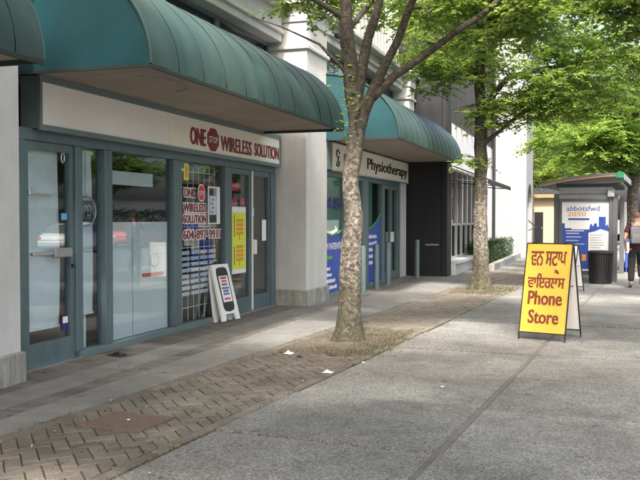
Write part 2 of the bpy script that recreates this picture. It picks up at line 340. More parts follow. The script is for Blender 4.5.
# paver strip with tree pits and a rusty cover
PIT = [(-4.30, -3.12, 8.95, 11.35), (-4.30, -3.12, 17.3, 19.35), (-4.30, -3.12, .9, 2.9)]
COVER = (-4.03, -3.55, 5.16, 5.60)
strip = thing('paver_strip', 'strip of worn brown interlocking pavers with weedy joints beside the concrete slabs', 'paving', (-3.7, 10, -.3), kind='structure')
G().box(-4.365, -3.06, -6, 30, -.3, -.014).build('sand_bed', M['joint_soil'], strip)
G().box(-4.365, -3.06, 30, 200, -.3, 0).build('far_paving', M['paver'], strip, kind='stuff')
def wavy(lx, ly):
    """interlocking block, long axis x, with gently zig-zagged long sides"""
    a = .012; xs = [-.5, -.25, 0, .25, .5]; off = [0, a, 0, -a, 0]
    lo = [(x*lx, -ly/2 + o, 0) for x, o in zip(xs, off)]; hi = [(x*lx, ly/2 + o, 0) for x, o in zip(xs[::-1], off[::-1])]
    return lo + hi
def blk(pts, name, m, t=.04, bev=.005):
    g = G(); g.prism([(p[0], p[1], -t) for p in pts], (0, 0, t)); bmesh.ops.recalc_face_normals(g.bm, faces=g.bm.faces)
    es = [e for e in g.bm.edges if all(v.co.z > -.001 for v in e.verts)]
    bmesh.ops.bevel(g.bm, geom=es, offset=bev, segments=1, affect='EDGES'); return g
PW = .108
def clip_poly(poly, ax, lim, keep_less):
    out = []
    for p, q in zip(poly, poly[1:] + poly[:1]):
        ip = (p[ax] <= lim) == keep_less or p[ax] == lim; iq = (q[ax] <= lim) == keep_less or q[ax] == lim
        if ip: out.append(p)
        if ip != iq:
            t = (lim - p[ax])/(q[ax] - p[ax]); out.append(tuple(p[k] + (q[k]-p[k])*t for k in range(3)))
    return out
XL, XR = -4.255, -3.178
g45 = .0045
def rect(x0, y0, x1, y1): return [(x0+g45, y0+g45, 0), (x1-g45, y0+g45, 0), (x1-g45, y1-g45, 0), (x0+g45, y1-g45, 0)]
pm_h = blk(rect(-PW, -PW/2, PW, PW/2), 'paver', None).mesh('paver', M['paver'])
pm_b = blk([(-.05, -.103, 0), (.05, -.103, 0), (.05, .103, 0), (-.05, .103, 0)], 'p', None).mesh('paver', M['paver'])
c45 = math.cos(R(45))
def blocked(x, y, mg=.05):
    for a, b, c, d in PIT:
        j = .09*noise.noise(Vector((x*3, y*3, 1)))
        if a-mg < x < b+mg and c+j < y < d+j: return True
    a, b, c, d = COVER
    return a-.01 < x < b+.01 and c-.01 < y < d+.01
spots = []                                    # (x, y, rz, mesh or None, polygon or None): blocks laid in 45-degree herringbone
for i in range(-80, 330):
    for j in range(-40, 330):
        k = (i - j) % 4
        if k == 0: cx, cy, rz = (i+1)*PW, (j+.5)*PW, 0
        elif k == 3: cx, cy, rz = (i+.5)*PW, (j+1)*PW, R(90)
        else: continue
        x = (cx - cy)*c45 - 3.717; y = (cx + cy)*c45 - 3
        if not (XL-.12 < x < XR+.12 and -2 < y < 30) or blocked(x, y): continue
        rr_ = rz + R(45); m2 = Matrix.Translation((x, y, 0)) @ Matrix.Rotation(rr_, 4, 'Z')
        poly = [tuple(m2 @ Vector(p)) for p in rect(-PW, -PW/2, PW, PW/2)]
        xs_ = [p[0] for p in poly]
        if min(xs_) >= XL and max(xs_) <= XR: spots.append((x, y, rr_, pm_h, None))
        else:
            poly = clip_poly(clip_poly(poly, 0, XL, False), 0, XR, True)
            if len(poly) > 2 and max(p[0] for p in poly) - min(p[0] for p in poly) > .02: spots.append((x, y, 0, None, poly))
for x in (-4.31, -3.122):
    for k in range(int(32/.215)): spots.append((x, -2 + k*.215, 0, pm_b, None))
vis = [s_ for s_ in spots if s_[1] > 4.3 + max(0, (-3.1 - s_[0])*.4 - .1)]
vis.sort(key=lambda s_: s_[1]); near = set(map(id, vis[:300])); rest = G()
for s_ in spots:
    x, y, rz, me, poly = s_; dz = random.gauss(-.001, .0025); tl = (random.gauss(0, .005), random.gauss(0, .005))
    if me is None:
        cxy = (sum(p[0] for p in poly)/len(poly), sum(p[1] for p in poly)/len(poly))
        try: me = blk([(p[0]-cxy[0], p[1]-cxy[1], 0) for p in poly], 'paver', None, bev=.003).mesh('paver', M['paver'])
        except Exception: continue
        x, y = cxy
    mm_ = Matrix.Translation((x, y, dz)) @ Matrix.Rotation(rz + random.gauss(0, .01), 4, 'Z') @ Matrix.Rotation(tl[0], 4, 'X') @ Matrix.Rotation(tl[1], 4, 'Y')
    if id(s_) in near:
        o = bpy.data.objects.new('paver', me); COL.objects.link(o); o.parent = strip; o.matrix_local = Matrix.Translation(-ORG[strip]) @ mm_
    else:
        vm = [rest.bm.verts.new(mm_ @ v.co) for v in me.vertices]
        for f in me.polygons: rest.bm.faces.new([vm[i_] for i_ in f.vertices])
rest.build('distant_pavers', M['paver'], strip, kind='stuff')
for i, (a, b, c, d) in enumerate(PIT[:2]):
    g = G(); nx, ny = 22, 36; vs = {}
    for ix in range(nx+1):
        for iy in range(ny+1):
            x = a + (b-a)*ix/nx; y = c + (d-c)*iy/ny; e = min(ix, nx-ix, iy, ny-iy)
            dd = math.hypot(x+3.717, y-(c+d)/2*1.0)
            vs[ix, iy] = g.bm.verts.new((x, y, -.008 + min(1, e/3)*(.02*noise.noise(Vector((x*4, y*4, i))) + .045*math.exp(-dd*2.2) + .006)))
    for ix in range(nx):
        for iy in range(ny): g.bm.faces.new((vs[ix,iy], vs[ix+1,iy], vs[ix+1,iy+1], vs[ix,iy+1]))
    g.build('tree_pit_soil', M['soil'], strip, smooth=True)
a, b, c, d = COVER
cv = G(); cv.box(a, b, c, d, -.02, .010, bevel=.003)
cvo = cv.build('utility_cover', M['rust'], label='rust-brown square utility cover set in the brown pavers', cat='cover')
g = G(); g.box(a-.03, a-.002, c-.03, d+.03, -.02, .0085); g.box(b+.002, b+.03, c-.03, d+.03, -.02, .0085); g.box(a-.002, b+.002, c-.03, c-.002, -.02, .0085); g.box(a-.002, b+.002, d+.002, d+.03, -.02, .0085)
ORG[cvo] = Vector(((a+b)/2, (c+d)/2, -.02)); g.build('cover_rim', M['rust'], cvo)

# shop-side paving: slabs and two bands of bricks parallel to the fronts
fore = thing('shop_pavement', 'smooth grey concrete pavement along the shop fronts', 'pavement', (-5, 12, -.3), kind='structure')
pts = [b2w(-12, -4), Vector((-4.369, -4, 0)), Vector((-4.369, 60, 0)), b2w(-12, 60)]
G().prism([(p.x, p.y, -.3) for p in pts], (0, 0, .28)).build('mortar_bed', M['joint'], fore)
for k in range(-4, 30):
    ua, ub = 6.06 + k*1.52 + .005, 6.06 + (k+1)*1.52 - .005
    if ua < 33:
        p = []
        for u in (ua, ub):
            y = b2w(-4.37, u).y
            p.append((b2w(-4.372, u), Vector((-4.371, y + .02, 0))))
        slab_mesh([p[0][0], p[0][1], p[1][1], p[1][0]], None).build('slab', M['concrete_smooth'], fore)
    if ub < 23:
        q = [b2w(v, u) for u, v in ((ua, -4.985), (ua, -4.578), (ub, -4.578), (ub, -4.985))]
        slab_mesh(q, None).build('slab', M['concrete_smooth'], fore)
    else:
        q = [b2w(v, u) for u, v in ((ua, -4.9), (ua, -4.383), (ub, -4.383), (ub, -4.9))]
        slab_mesh(q, None).build('slab', M['concrete_smooth'], fore)
far = [b2w(-8, 49.4), b2w(-4.372, 49.4), b2w(-4.372, 60), b2w(-8, 60)]
bm1 = blk([(-.0925, -.048, 0), (.0925, -.048, 0), (.0925, .048, 0), (-.0925, .048, 0)], 'b', None).mesh('brick', M['brick'])
bm2 = blk([(-.122, -.057, 0), (.122, -.057, 0), (.122, .057, 0), (-.122, .057, 0)], 'b', None).mesh('brick', M['brick'])
band = thing('brick_band', 'narrow band of dark bricks running through the pavement parallel to the shops', 'paving', tuple(b2w(-4.475, 10, -.2)), kind='structure')
G().prism([tuple(b2w(v, u, -.2)) for v, u in ((-4.573, 2), (-4.3835, 2), (-4.3835, 22.8), (-4.573, 22.8))], (0, 0, .188)).build('sand_bed', M['joint_soil'], band)
for k in range(180):
    o = bpy.data.objects.new('brick', bm1); COL.objects.link(o); o.parent = band
    o.location = b2w(-4.478, 4.6 + k*.1, random.gauss(-.001, .002)) - ORG[band]; o.rotation_euler = (0, 0, BROT + random.gauss(0, .008))
band2 = thing('threshold_bricks', 'dark brick paving in two rows against the foot of the shop front', 'paving', tuple(b2w(-5.25, 10, -.2)), kind='structure')
G().prism([tuple(b2w(v, u, -.2)) for v, u in ((-5.6, 2), (-4.99, 2), (-4.99, 14.6), (-5.6, 14.6))], (0, 0, .186)).build('sand_bed', M['joint_soil'], band2)
for r in range(2):
    for k in range(80):
        o = bpy.data.objects.new('brick', bm2); COL.objects.link(o); o.parent = band2
        o.location = b2w(-5.115 - r*.252, 4.9 + k*.12 + r*.06, random.gauss(-.002, .002)) - ORG[band2]; o.rotation_euler = (0, 0, BROT + random.gauss(0, .008))

# ================================================================== BUILDINGS
B = thing('shop_building', 'pale grey two-storey shop building with tall pillars behind green barrel awnings', 'building', (-5.6, 12, 0), BLD)
def bp(name, m, *boxes, parent=None, bevel=0, **kw):
    g = G()
    for b_ in boxes: g.box(*b_, bevel=bevel)
    return g.build(name, M[m] if isinstance(m, str) else m, parent or B, **kw)
def pillar(u0, u1, v1, v0=-5.75, top=5.0, zc=4.5, z0=0):
    p = bp('pillar', 'plaster_grey', (v0, v1, u0, u1, z0, top), bevel=.012)
    if not z0: bp('plinth', 'plinth', (v0, v1+.035, u0-.035, u1+.035, -.02, .285), parent=p, bevel=.012)
    bp('capital_moulding', 'plaster', (v0, v1+.045, u0-.045, u1+.045, zc, zc+.075), parent=p, bevel=.014)
    bp('cap_block', 'plaster', (v0, v1+.03, u0-.03, u1+.03, top, top+.28), parent=p, bevel=.01)
    bp('cap_ledge', 'plaster', (v0, v1+.14, u0-.14, u1+.14, top+.28, top+.4), parent=p, bevel=.012)
    return p
pillar(5.45, 6.74, -5.2, -6.1, 4.7, 4.3)
pillar(14.1, 15.27, -4.89, top=4.98, zc=4.5)
pillar(21.72, 22.36, -4.72, top=4.95, zc=4.62, z0=3.05)
bp('end_post', 'white_paint', (-5.3, -4.93, 21.75, 22.34, .001, 2.5), bevel=.006)
# interior shells
bp('interior', 'interior', (-11, -5.62, 6.8, 14.1, -.06, -.01), (-11.1, -11, 6.8, 14.1, -.01, 2.9), (-11, -5.62, 6.6, 6.8, -.01, 2.9), (-11, -5.62, 14.1, 14.3, -.01, 2.9), (-11, -5.62, 6.8, 14.1, 2.9, 3.0))
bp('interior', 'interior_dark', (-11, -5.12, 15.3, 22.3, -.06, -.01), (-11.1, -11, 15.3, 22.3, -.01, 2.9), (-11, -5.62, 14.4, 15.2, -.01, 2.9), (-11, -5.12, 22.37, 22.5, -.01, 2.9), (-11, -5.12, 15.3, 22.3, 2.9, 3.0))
# upper walls: spandrel behind awning, window band, beam, ledge, parapet
def upper(u0, u1, vw, zs, zw, zb, zl):
    bp('spandrel', 'dark_trim' if vw > -5.3 else 'plaster_grey', (vw-.3, vw, u0, u1, 3.01, zs))
    bp('beam', 'plaster', (vw-.3, vw+.16, u0, u1, zw, zb), bevel=.01)
    bp('beam_moulding', 'plaster', (vw+.1, vw+.21, u0, u1, zw+.13, zw+.2), bevel=.012)
    bp('cornice', 'plaster', (vw-.3, vw+.34, u0, u1, zb+.001, zb+.11), bevel=.015)
    bp('parapet', 'plaster', (vw-.3, vw+.05, u0, u1, zb+.111, 8.2))
    for k in range(int((u1-u0)/.3)): bp('parapet_rib', 'plaster', (vw+.05, vw+.072, u0+.15+k*.3, u0+.19+k*.3, zb+.15, 8.1))
upper(6.76, 14.08, -5.5, 4.05, 4.64, 5.18, 5.3)
upper(15.29, 21.7, -5.05, 4.28, 4.86, 5.24, 5.3)
bp('wall', 'plaster', (-6.4, -5.95, -2, 5.4, 0, 8.2))
bp('roof', 'plaster_grey', (-16, -5.9, -2, 22.36, 7.9, 8.05)); bp('wall', 'plaster', (-16.2, -16.01, -2, 22.36, 0, 8.2))
def upwin(u0, u1, vw, z0, z1, pane='glass_dark'):
    o = bp('window', 'frame', (vw-.16, vw-.08, u0, u0+.06, z0, z1), (vw-.16, vw-.08, u1-.06, u1, z0, z1), (vw-.16, vw-.08, u0+.06, u1-.06, z0, z0+.05), (vw-.16, vw-.08, u0+.06, u1-.06, z1-.05, z1))
    bp('pane', pane, (vw-.13, vw-.12, u0+.06, u1-.06, z0+.05, z1-.05), parent=o)
for a, b in ((6.8, 8.5), (8.52, 10.2), (10.22, 11.92), (11.94, 14.06)): upwin(a, b, -5.5, 4.06, 4.63, 'glass_dark')
for a, b in ((15.3, 17.4), (17.42, 19.5), (19.52, 21.68)): upwin(a, b, -5.05, 4.29, 4.85, 'glass_dark')
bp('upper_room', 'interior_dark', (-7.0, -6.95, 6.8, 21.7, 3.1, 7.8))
bp('wall_panel', 'plaster_grey', (-5.75, -5.72, 12.05, 13.95, 4.08, 4.62))

# ---- shop front 1 (v = -5.5)
FV0, FV1 = -5.57, -5.47
bp('head_rail', 'frame', (FV0, FV1, 7.0, 14.06, 2.34, 2.46), bevel=.004)
bp('sill', 'frame2', (FV0-.01, FV1+.03, 8.08, 12.1, -.005, .075), bevel=.005)
bp('threshold', 'aluminium', (FV0-.02, FV1+.04, 7.1, 8.08, -.005, .018)); bp('threshold', 'aluminium', (FV0-.02, FV1+.04, 12.1, 13.95, -.005, .018))
for a, b in ((6.98, 7.16), (8.02, 8.15), (8.60, 8.76), (10.28, 10.50), (11.94, 12.15), (13.86, 14.06)):
    bp('mullion', 'frame', (FV0, FV1+.012, a, b, .076 if 8 < a < 12 else -.004, 2.339), bevel=.005)
def door(u0, u1, handle=None, stile=.075):
    z0, z1 = .02, 2.335; v0, v1 = FV0+.025, FV1-.015
    d = bp('door', 'frame', (v0, v1, u0, u0+stile, z0, z1), (v0, v1, u1-stile, u1, z0, z1), (v0, v1, u0+stile, u1-stile, z1-.085, z1), (v0, v1, u0+stile, u1-stile, z0, z0+.24))
    bp('pane', 'glass', (-5.527, -5.518, u0+stile, u1-stile, z0+.24, z1-.085), parent=d); return d
d1 = door(7.163, 8.017)
bp('push_bar', 'aluminium', (FV1-.01, FV1+.03, 7.25, 7.93, 1.165, 1.195), parent=d1, bevel=.004); bp('lock_case', 'silver', (FV1-.012, FV1+.05, 7.6, 7.9, 1.13, 1.23), parent=d1, bevel=.01)
g = G(); g.tube([b for b in ((-5.5, 7.24, 1.80), (-5.48, 7.3, 1.79), (-5.47, 7.58, 1.78))], .014, 8); g.box(-5.515, -5.46, 7.225, 7.3, 1.78, 1.84, bevel=.006); g.build('door_stay', M['aluminium'], d1)
g = G(); g.lathe((0, 0, 0), [(.02, 0), (.02, .02)], 12); bmesh.ops.transform(g.bm, matrix=Matrix.Translation((-5.485, 7.98, 1.03)) @ Matrix.Rotation(R(90), 4, 'Y'), verts=g.bm.verts); g.build('keyhole', M['black_metal'], d1)
d2 = door(12.165, 13.0); d3 = door(13.02, 13.855)
bp('handle', 'plastic_white', (FV1-.012, FV1+.06, 13.03, 13.09, .95, 1.19), parent=d3, bevel=.012); bp('edge_strip', 'plastic_white', (FV1-.01, FV1+.012, 13.0, 13.035, .03, 2.33), parent=d3)
for a, b in ((8.15, 8.60), (8.76, 10.28), (10.50, 11.94)): bp('pane', 'glass', (-5.527, -5.518, a, b, .075, 2.34))
# ---- shop front 2 (v = -5.0)
bp('head_rail', 'frame', (-5.08, -4.97, 15.28, 21.74, 2.36, 2.47)); bp('sill', 'frame2', (-5.1, -4.95, 15.28, 20.1, -.005, .08), bevel=.005)
for a, b in ((16.66, 16.78), (18.1, 18.55), (19.85, 20.1), (21.66, 21.74)): bp('mullion', 'frame2', (-5.08, -4.96, a, b, .081 if a < 19.9 else 0, 2.359), bevel=.005)
for a, b in ((15.29, 16.66), (16.78, 18.1), (18.55, 19.85)): bp('pane', 'glass_film', (-5.03, -5.02, a, b, .081, 2.359))
for a, b in ((20.11, 20.87), (20.89, 21.65)):
    z0, z1 = .01, 2.355; d = bp('door', 'frame2', (-5.06, -4.99, a, a+.09, z0, z1), (-5.06, -4.99, b-.09, b, z0, z1), (-5.06, -4.99, a+.09, b-.09, z1-.09, z1), (-5.06, -4.99, a+.09, b-.09, z0, z0+.2))
    bp('pane', 'glass', (-5.03, -5.02, a+.09, b-.09, z0+.2, z1-.09), parent=d); bp('handle', 'plastic_white', (-4.99, -4.94, b-.08 if a < 20.5 else a+.02, b-.03 if a < 20.5 else a+.07, .95, 1.2), parent=d)

# ---- things on and behind the glass of shop front 1
def one(name, m, label, cat, *boxes, group=None, bevel=0):
    g = G()
    for b_ in boxes: g.box(*b_, bevel=bevel)
    return g.build(name, M[m], None, label, cat, group, frame=BLD)
def blind(u0, u1, z0, z1, v, label, wav=.008):
    g = G(); n = 14; nz = 10; vs = {}
    for i in range(n+1):
        for j in range(nz+1):
            u = u0+(u1-u0)*i/n; z = z0+(z1-z0)*j/nz
            vs[i,j] = g.bm.verts.new((v + wav*noise.noise(Vector((u*3, z*2.2, v))) , u + (.02*math.sin(j*.5) if i == n else 0)*(1-j/nz), z))
    for i in range(n):
        for j in range(nz): g.bm.faces.new((vs[i,j], vs[i+1,j], vs[i+1,j+1], vs[i,j+1]))
    o = g.build('roller_blind', M['blind'], None, label, 'blind', frame=BLD, smooth=True)
    ORG_ = ORG[o]; gg = G(); gg.box(v-.012, v+.012, u0, u1, z0-.025, z0-.001); gg.build('hem_bar', M['blind'], o); gg = G(); gg.tube([(v, u0, z1), (v, u1, z1)], .025, 10); gg.build('roller', M['blind'], o)
    return o
blind(7.17, 7.86, .40, 2.3, -5.575, 'pale roller blind hanging behind the glass of the left single door', .02)
blind(8.16, 8.54, .47, 2.3, -5.6, 'narrow pale roller blind behind the sidelight with the OPEN sign', .015)
one('leaning_board', 'film', 'white board leaning below the blind in the narrow sidelight', 'board', (-5.64, -5.63, 8.17, 8.45, 0, .44))
one('window_sheet', 'film', 'left white sheet covering the lower half of the big shop window', 'sheet', (-5.556, -5.55, 8.79, 9.345, .08, 1.5))
one('window_sheet', 'film', 'right white sheet behind the poster in the big shop window', 'sheet', (-5.556, -5.55, 9.36, 10.25, .08, 1.5))
one('reflection_strip', 'film', 'pale strip drawn as a reflection across the upper part of the big shop window', 'reflection_strip', (-5.66, -5.65, 8.8, 10.05, 1.96, 2.13))  # pale sheet standing in for a white band reflected in the glass
p = thing('poster', 'white notice with red line and round logo on the big shop window', 'poster', (-5.54, 9.84, .68), BLD)
bp('sheet', 'printwhite', (-5.549, -5.545, 9.52, 10.2, .68, 1.17), parent=p)
g = G(); g.tube([(-5.542, 9.9+.11*math.cos(t*.5), 1.0+.09*math.sin(t*.5)) for t in range(13)], .006, 4); g.build('round_logo', M['textgrey'], p)
bp('red_line', 'brightred', (-5.5445, -5.5435, 9.58, 10.14, .79, .84), parent=p)
# OPEN sign (unlit tube letters in a ring)
p = thing('open_sign', 'round unlit OPEN sign hung in the narrow sidelight', 'sign', (-5.56, 8.37, 1.46), BLD)
g = G(); g.tube([(-5.56, 8.37+.185*math.cos(t*math.pi/18), 1.63+.165*math.sin(t*math.pi/18)) for t in range(37)], .010, 6); g.build('ring', M['aluminium'], p)
g = G(); g.tube([(-5.57, 8.37, 1.79), (-5.57, 8.37, 2.3)], .003, 5); g.build('cord', M['black'], p)
text('OPEN', 'lettering', M['aluminium'], p, (-5.56, 8.22, 1.57), (0,1,0), (0,0,1), .3, .13, .0, .004)
bp('backing', 'black', (-5.575, -5.571, 8.205, 8.535, 1.51, 1.75), parent=p)
# door stickers
g = G(); g.tube([(-5.512, 7.86+.028*math.cos(t*math.pi/8), 2.2+.055*math.sin(t*math.pi/8)) for t in range(17)], .008, 6); g.build('hook_ring', M['aluminium'], None, 'small oval metal ring at the top corner of the left door', 'ring', frame=BLD)
one('sticker', 'skyblue', 'small blue sticker beside the lock of the left door', 'sticker', (-5.516, -5.513, 7.83, 7.93, 1.53, 1.6))
p = thing('sticker', 'white and navy sticker low on the left door glass', 'sticker', (-5.514, 7.89, .36), BLD); bp('backing', 'navy', (-5.516, -5.513, 7.83, 7.935, .33, .5), parent=p); bp('label_panel', 'printwhite', (-5.5125, -5.511, 7.84, 7.93, .41, .48), parent=p)
# security grille
p = thing('security_grille', 'white bar security grille behind the lettered shop window', 'grille', (-5.6, 11.2, .08), BLD)
for i in range(8): bp('bar', 'plastic_white', (-5.609, -5.602, 10.6+i*.178, 10.607+i*.178, .08, 2.33), parent=p)
for z in (2.21, 1.98, 1.62, 1.42, 1.12, .82, .46, .26): bp('bar', 'plastic_white', (-5.624, -5.613, 10.52, 11.93, z, z+.009), parent=p)
def decal(s, u, z, wd, h, mname, label, pad=.012):
    p = thing('window_lettering', label, 'lettering', (-5.515, u, z), BLD)
    text(s, 'letter_edge', M['printwhite'], p, (-5.5165, u-.012, z-.012), (0,1,0), (0,0,1), wd+.024, h+.024, .02, .0003, heavy=.17)
    text(s, 'letters', M[mname], p, (-5.5150, u, z), (0,1,0), (0,0,1), wd, h, .012, .002, heavy=.055); return p
p = decal('ONE', 10.67, 1.845, .35, .125, 'red', 'red ONE lettering with white edge at the top of the grilled window')
def octagon(g, v, u, z, ru, rz, t):
    g.prism([(v, u+ru*math.cos(R(22.5+45*k))/math.cos(R(22.5)), z+rz*math.sin(R(22.5+45*k))/math.cos(R(22.5))) for k in range(8)], (t, 0, 0))
p = thing('stop_emblem', 'red octagon emblem beside ONE on the grilled window', 'emblem', (-5.515, 11.21, 1.8), BLD)
g = G(); octagon(g, -5.5165, 11.225, 1.915, .115, .125, .002); g.build('border', M['printwhite'], p); g = G(); octagon(g, -5.514, 11.225, 1.915, .098, .108, .001); g.build('face', M['brightred'], p)
text('STOP', 'letters', M['printwhite'], p, (-5.513, 11.15, 1.88), (0,1,0), (0,0,1), .15, .065, .01, .002)
decal('WIRELESS', 10.65, 1.635, .73, .125, 'red', 'red WIRELESS lettering on the grilled window')
decal('SOLUTION', 10.65, 1.475, .73, .12, 'red', 'red SOLUTION lettering on the grilled window')
decal('604-897-9911', 10.64, 1.245, 1.24, .135, 'red', 'red telephone number across the grilled window')
p = thing('phone_poster', 'tall poster of a white phone with black ends on the grilled window', 'poster', (-5.515, 11.6, 1.46), BLD)
bp('sheet', 'printwhite', (-5.5165, -5.5145, 11.44, 11.86, 1.46, 2.02), parent=p); bp('phone_body', 'silver', (-5.514, -5.512, 11.47, 11.74, 1.475, 2.0), parent=p)
bp('screen', 'printlav', (-5.5115, -5.51, 11.49, 11.72, 1.6, 1.88), parent=p); bp('camera_end', 'black', (-5.5115, -5.51, 11.49, 11.62, 1.885, 1.985), parent=p); bp('black_end', 'black', (-5.5115, -5.51, 11.49, 11.72, 1.485, 1.595), parent=p)
for k in range(4): bp('icon', 'textgrey', (-5.5095, -5.5085, 11.52+.03*(k % 2), 11.62+.03*(k % 2), 1.63+.06*k, 1.655+.06*k), parent=p)
p = thing('accessory_rack', 'dark rack of pale lavender price cards behind the grilled window', 'rack', (-5.75, 11.25, 0), BLD)
bp('board', 'black', (-5.78, -5.76, 10.56, 11.9, .0, 1.16), parent=p)
for r in range(8):
    for c in range(4):
        if r > 5 and c == 3: continue
        u = 10.66 + c*.30 + random.uniform(-.02, .02); z = 1.06 - r*.083
        bp('price_card', 'printlav', (-5.55-.004*c, -5.547-.004*c, u, u+.25, z-.03, z+.022), parent=p)
        bp('hook', 'black_metal', (-5.76, -5.551-.004*c, u+.1, u+.112, z+.023, z+.034), parent=p)
p = thing('bulb_emblem', 'small yellow emblem at the upper left of the grilled window', 'emblem', (-5.515, 10.72, 2.1), BLD)
bp('border', 'yellowgreen', (-5.516, -5.514, 10.67, 10.82, 2.08, 2.31), parent=p); bp('figure', 'orange', (-5.5135, -5.512, 10.71, 10.78, 2.12, 2.28), parent=p); bp('bar', 'printwhite', (-5.5135, -5.512, 10.6, 10.70, 2.21, 2.235), parent=p)
# double-door items
p = thing('poster', 'tall yellow poster with orange writing on the double glass door', 'poster', (-5.51, 12.56, .68), BLD)
bp('sheet', 'printwhite', (-5.516, -5.513, 12.27, 12.85, .66, 1.73), parent=p); bp('print', 'yellowgreen', (-5.5125, -5.511, 12.29, 12.83, .73, 1.64), parent=p)
bp('stroke', 'red', (-5.5105, -5.5095, 12.37, 12.40, 1.25, 1.6), parent=p); bp('stroke', 'red', (-5.5105, -5.5095, 12.37, 12.40, .8, 1.1), parent=p)
for z in (.86, 1.28):
    for k in range(4): bp('stroke', 'orange', (-5.5105, -5.5095, 12.46, 12.74, z+k*.068, z+.05+k*.068), parent=p)
    bp('stroke', 'orange', (-5.5105, -5.5095, 12.56, 12.6, z-.08, z-.002), parent=p)
one('sign_light', 'brightred', 'upper red window sign inside the double door', 'sign', (-5.57, -5.545, 12.35, 12.66, 1.98, 2.12), bevel=.01)
one('sign_light', 'brightred', 'lower left red window sign inside the double door', 'sign', (-5.57, -5.545, 12.36, 12.58, 1.75, 1.87), bevel=.01)
one('sign_light', 'brightred', 'lower right red window sign inside the double door', 'sign', (-5.57, -5.545, 12.72, 12.88, 1.76, 1.87), bevel=.01)
one('notice', 'printwhite', 'white opening-hours notice near the right edge of the double door', 'notice', (-5.516, -5.513, 13.55, 13.74, 1.16, 1.52))
one('notice', 'printlav', 'small lavender notice beside the white door edge', 'notice', (-5.516, -5.513, 13.1, 13.2, 1.57, 1.72))

# ---- shop sign 1
sg = thing('shop_sign', 'long cream sign box with dark red ONE STOP WIRELESS SOLUTION letters', 'sign', (-5.5, 10.7, 2.46), BLD)
SV = -5.37
bp('box', 'frame2', (-5.6, SV-.02, 7.28, 14.07, 2.462, 2.99), parent=sg); 
bp('frame_rail', 'frame2', (SV-.02, SV+.012, 7.27, 14.075, 2.93, 3.0), (SV-.02, SV+.012, 7.27, 14.075, 2.44, 2.497), (SV-.02, SV+.012, 7.27, 7.31, 2.497, 2.93), (SV-.02, SV+.012, 14.03, 14.075, 2.497, 2.93), parent=sg)
bp('panel', 'signwhite', (SV-.0199, SV-.006, 7.311, 9.98, 2.498, 2.929), parent=sg); bp('panel', 'signcream', (SV-.0199, SV-.006, 9.984, 14.029, 2.498, 2.929), parent=sg, label='cream half of the sign panel')
ra, upz = (0,1,0), (0,0,1)
text('ONE', 'letters', M['red'], sg, (SV-.006, 10.59, 2.57), ra, upz, .5, .245, .012, .004, heavy=.055)
g = G(); octagon(g, SV-.005, 11.325, 2.69, .19, .165, .006); g.build('octagon', M['red'], sg); text('STOP', 'letters', M['printwhite'], sg, (SV+.001, 11.175, 2.645), ra, upz, .3, .09, .01, .003)
text('WIRELESS', 'letters', M['red'], sg, (SV-.006, 11.58, 2.555), ra, upz, 1.2, .225, .012, .004, heavy=.055)
text('SOLUTION', 'letters', M['red'], sg, (SV-.006, 12.88, 2.565), ra, upz, 1.12, .215, .012, .004, heavy=.055)
# ---- shop sign 2
sg = thing('shop_sign', 'cream sign box with dark Physiotherapy letters under the second awning', 'sign', (-4.95, 18.9, 2.47), BLD)
SV = -4.89
bp('box', 'frame', (-5.06, SV-.02, 15.29, 21.7, 2.475, 3.0), parent=sg); bp('box_end', 'frame2', (SV-.02, SV-.001, 15.3, 15.6, 2.475, 3.0), parent=sg)
bp('panel', 'signcream', (SV-.019, SV, 15.62, 22.4, 2.48, 2.99), parent=sg)
bp('frame_rail', 'aluminium', (SV-.02, SV+.015, 15.6, 22.42, 2.99, 3.01), (SV-.02, SV+.015, 15.6, 22.42, 2.455, 2.48), parent=sg)
text('Physiotherapy', 'letters', M['black'], sg, (SV, 18.15, 2.55), ra, upz, 4.1, .33, .012, .004, heavy=.06)
text('C', 'letters', M['black'], sg, (SV, 16.35, 2.63), ra, upz, .22, .22, .012, .004, heavy=.05)
g = G(); g.tube([(SV+.006, 15.95+.10*math.cos(t), 2.81+.07*math.sin(t)) for t in [i*.55 for i in range(11)]] + [(SV+.006, 15.98, 2.72), (SV+.006, 15.92, 2.64), (SV+.006, 15.84, 2.58), (SV+.006, 15.98, 2.56), (SV+.006, 16.05, 2.66)], .016, 5); g.build('figure_logo', M['black'], sg)
# ---- films on shop front 2
def film(u0, u1, label, crv):
    p = thing('window_film', label, 'window film', (-5.01, (u0+u1)/2, .09), BLD)
    n = 16; top = [(-5.017, u0+(u1-u0)*i/n, crv(i/n)) for i in range(n+1)]
    g = G(); g.prism([(-5.017, u0, .09)] + top + [(-5.017, u1, .09)], (.002, 0, 0)); g.build('print', M['blue'], p)
    g = G(); g.tube([(-5.0135, q[1], q[2]) for q in top], .022, 4, sx=1); g.build('green_edge', M['green'], p); return p
p = film(15.3, 16.65, 'blue window film with white writing left of the first tree', lambda t: 1.33 - .12*math.sin(t*3))
text('NEW PATIENTS', 'lettering', M['printwhite'], p, (-5.015, 15.36, .93), ra, upz, 1.2, .13, .01, .003)
bp('small_print', 'green', (-5.0148, -5.0138, 15.36, 16.0, .74, .81), parent=p)
for i, ln in enumerate((.35, .5, .75, .8)):
    bp('small_print', 'printwhite', (-5.0148, -5.0138, 15.40, 15.47, .555-.125*i, .575-.125*i), parent=p)
    for k in range(int(ln/.11)): bp('small_print', 'printwhite', (-5.0148, -5.0138, 15.54+k*.11, 15.625+k*.11, .53-.125*i, .53-.125*i+random.choice((.055, .07))), parent=p)
text('604-85', 'lettering', M['navy'], p, (-5.019, 15.32, 1.73), ra, upz, 1.25, .23, .012, .004, heavy=.07)
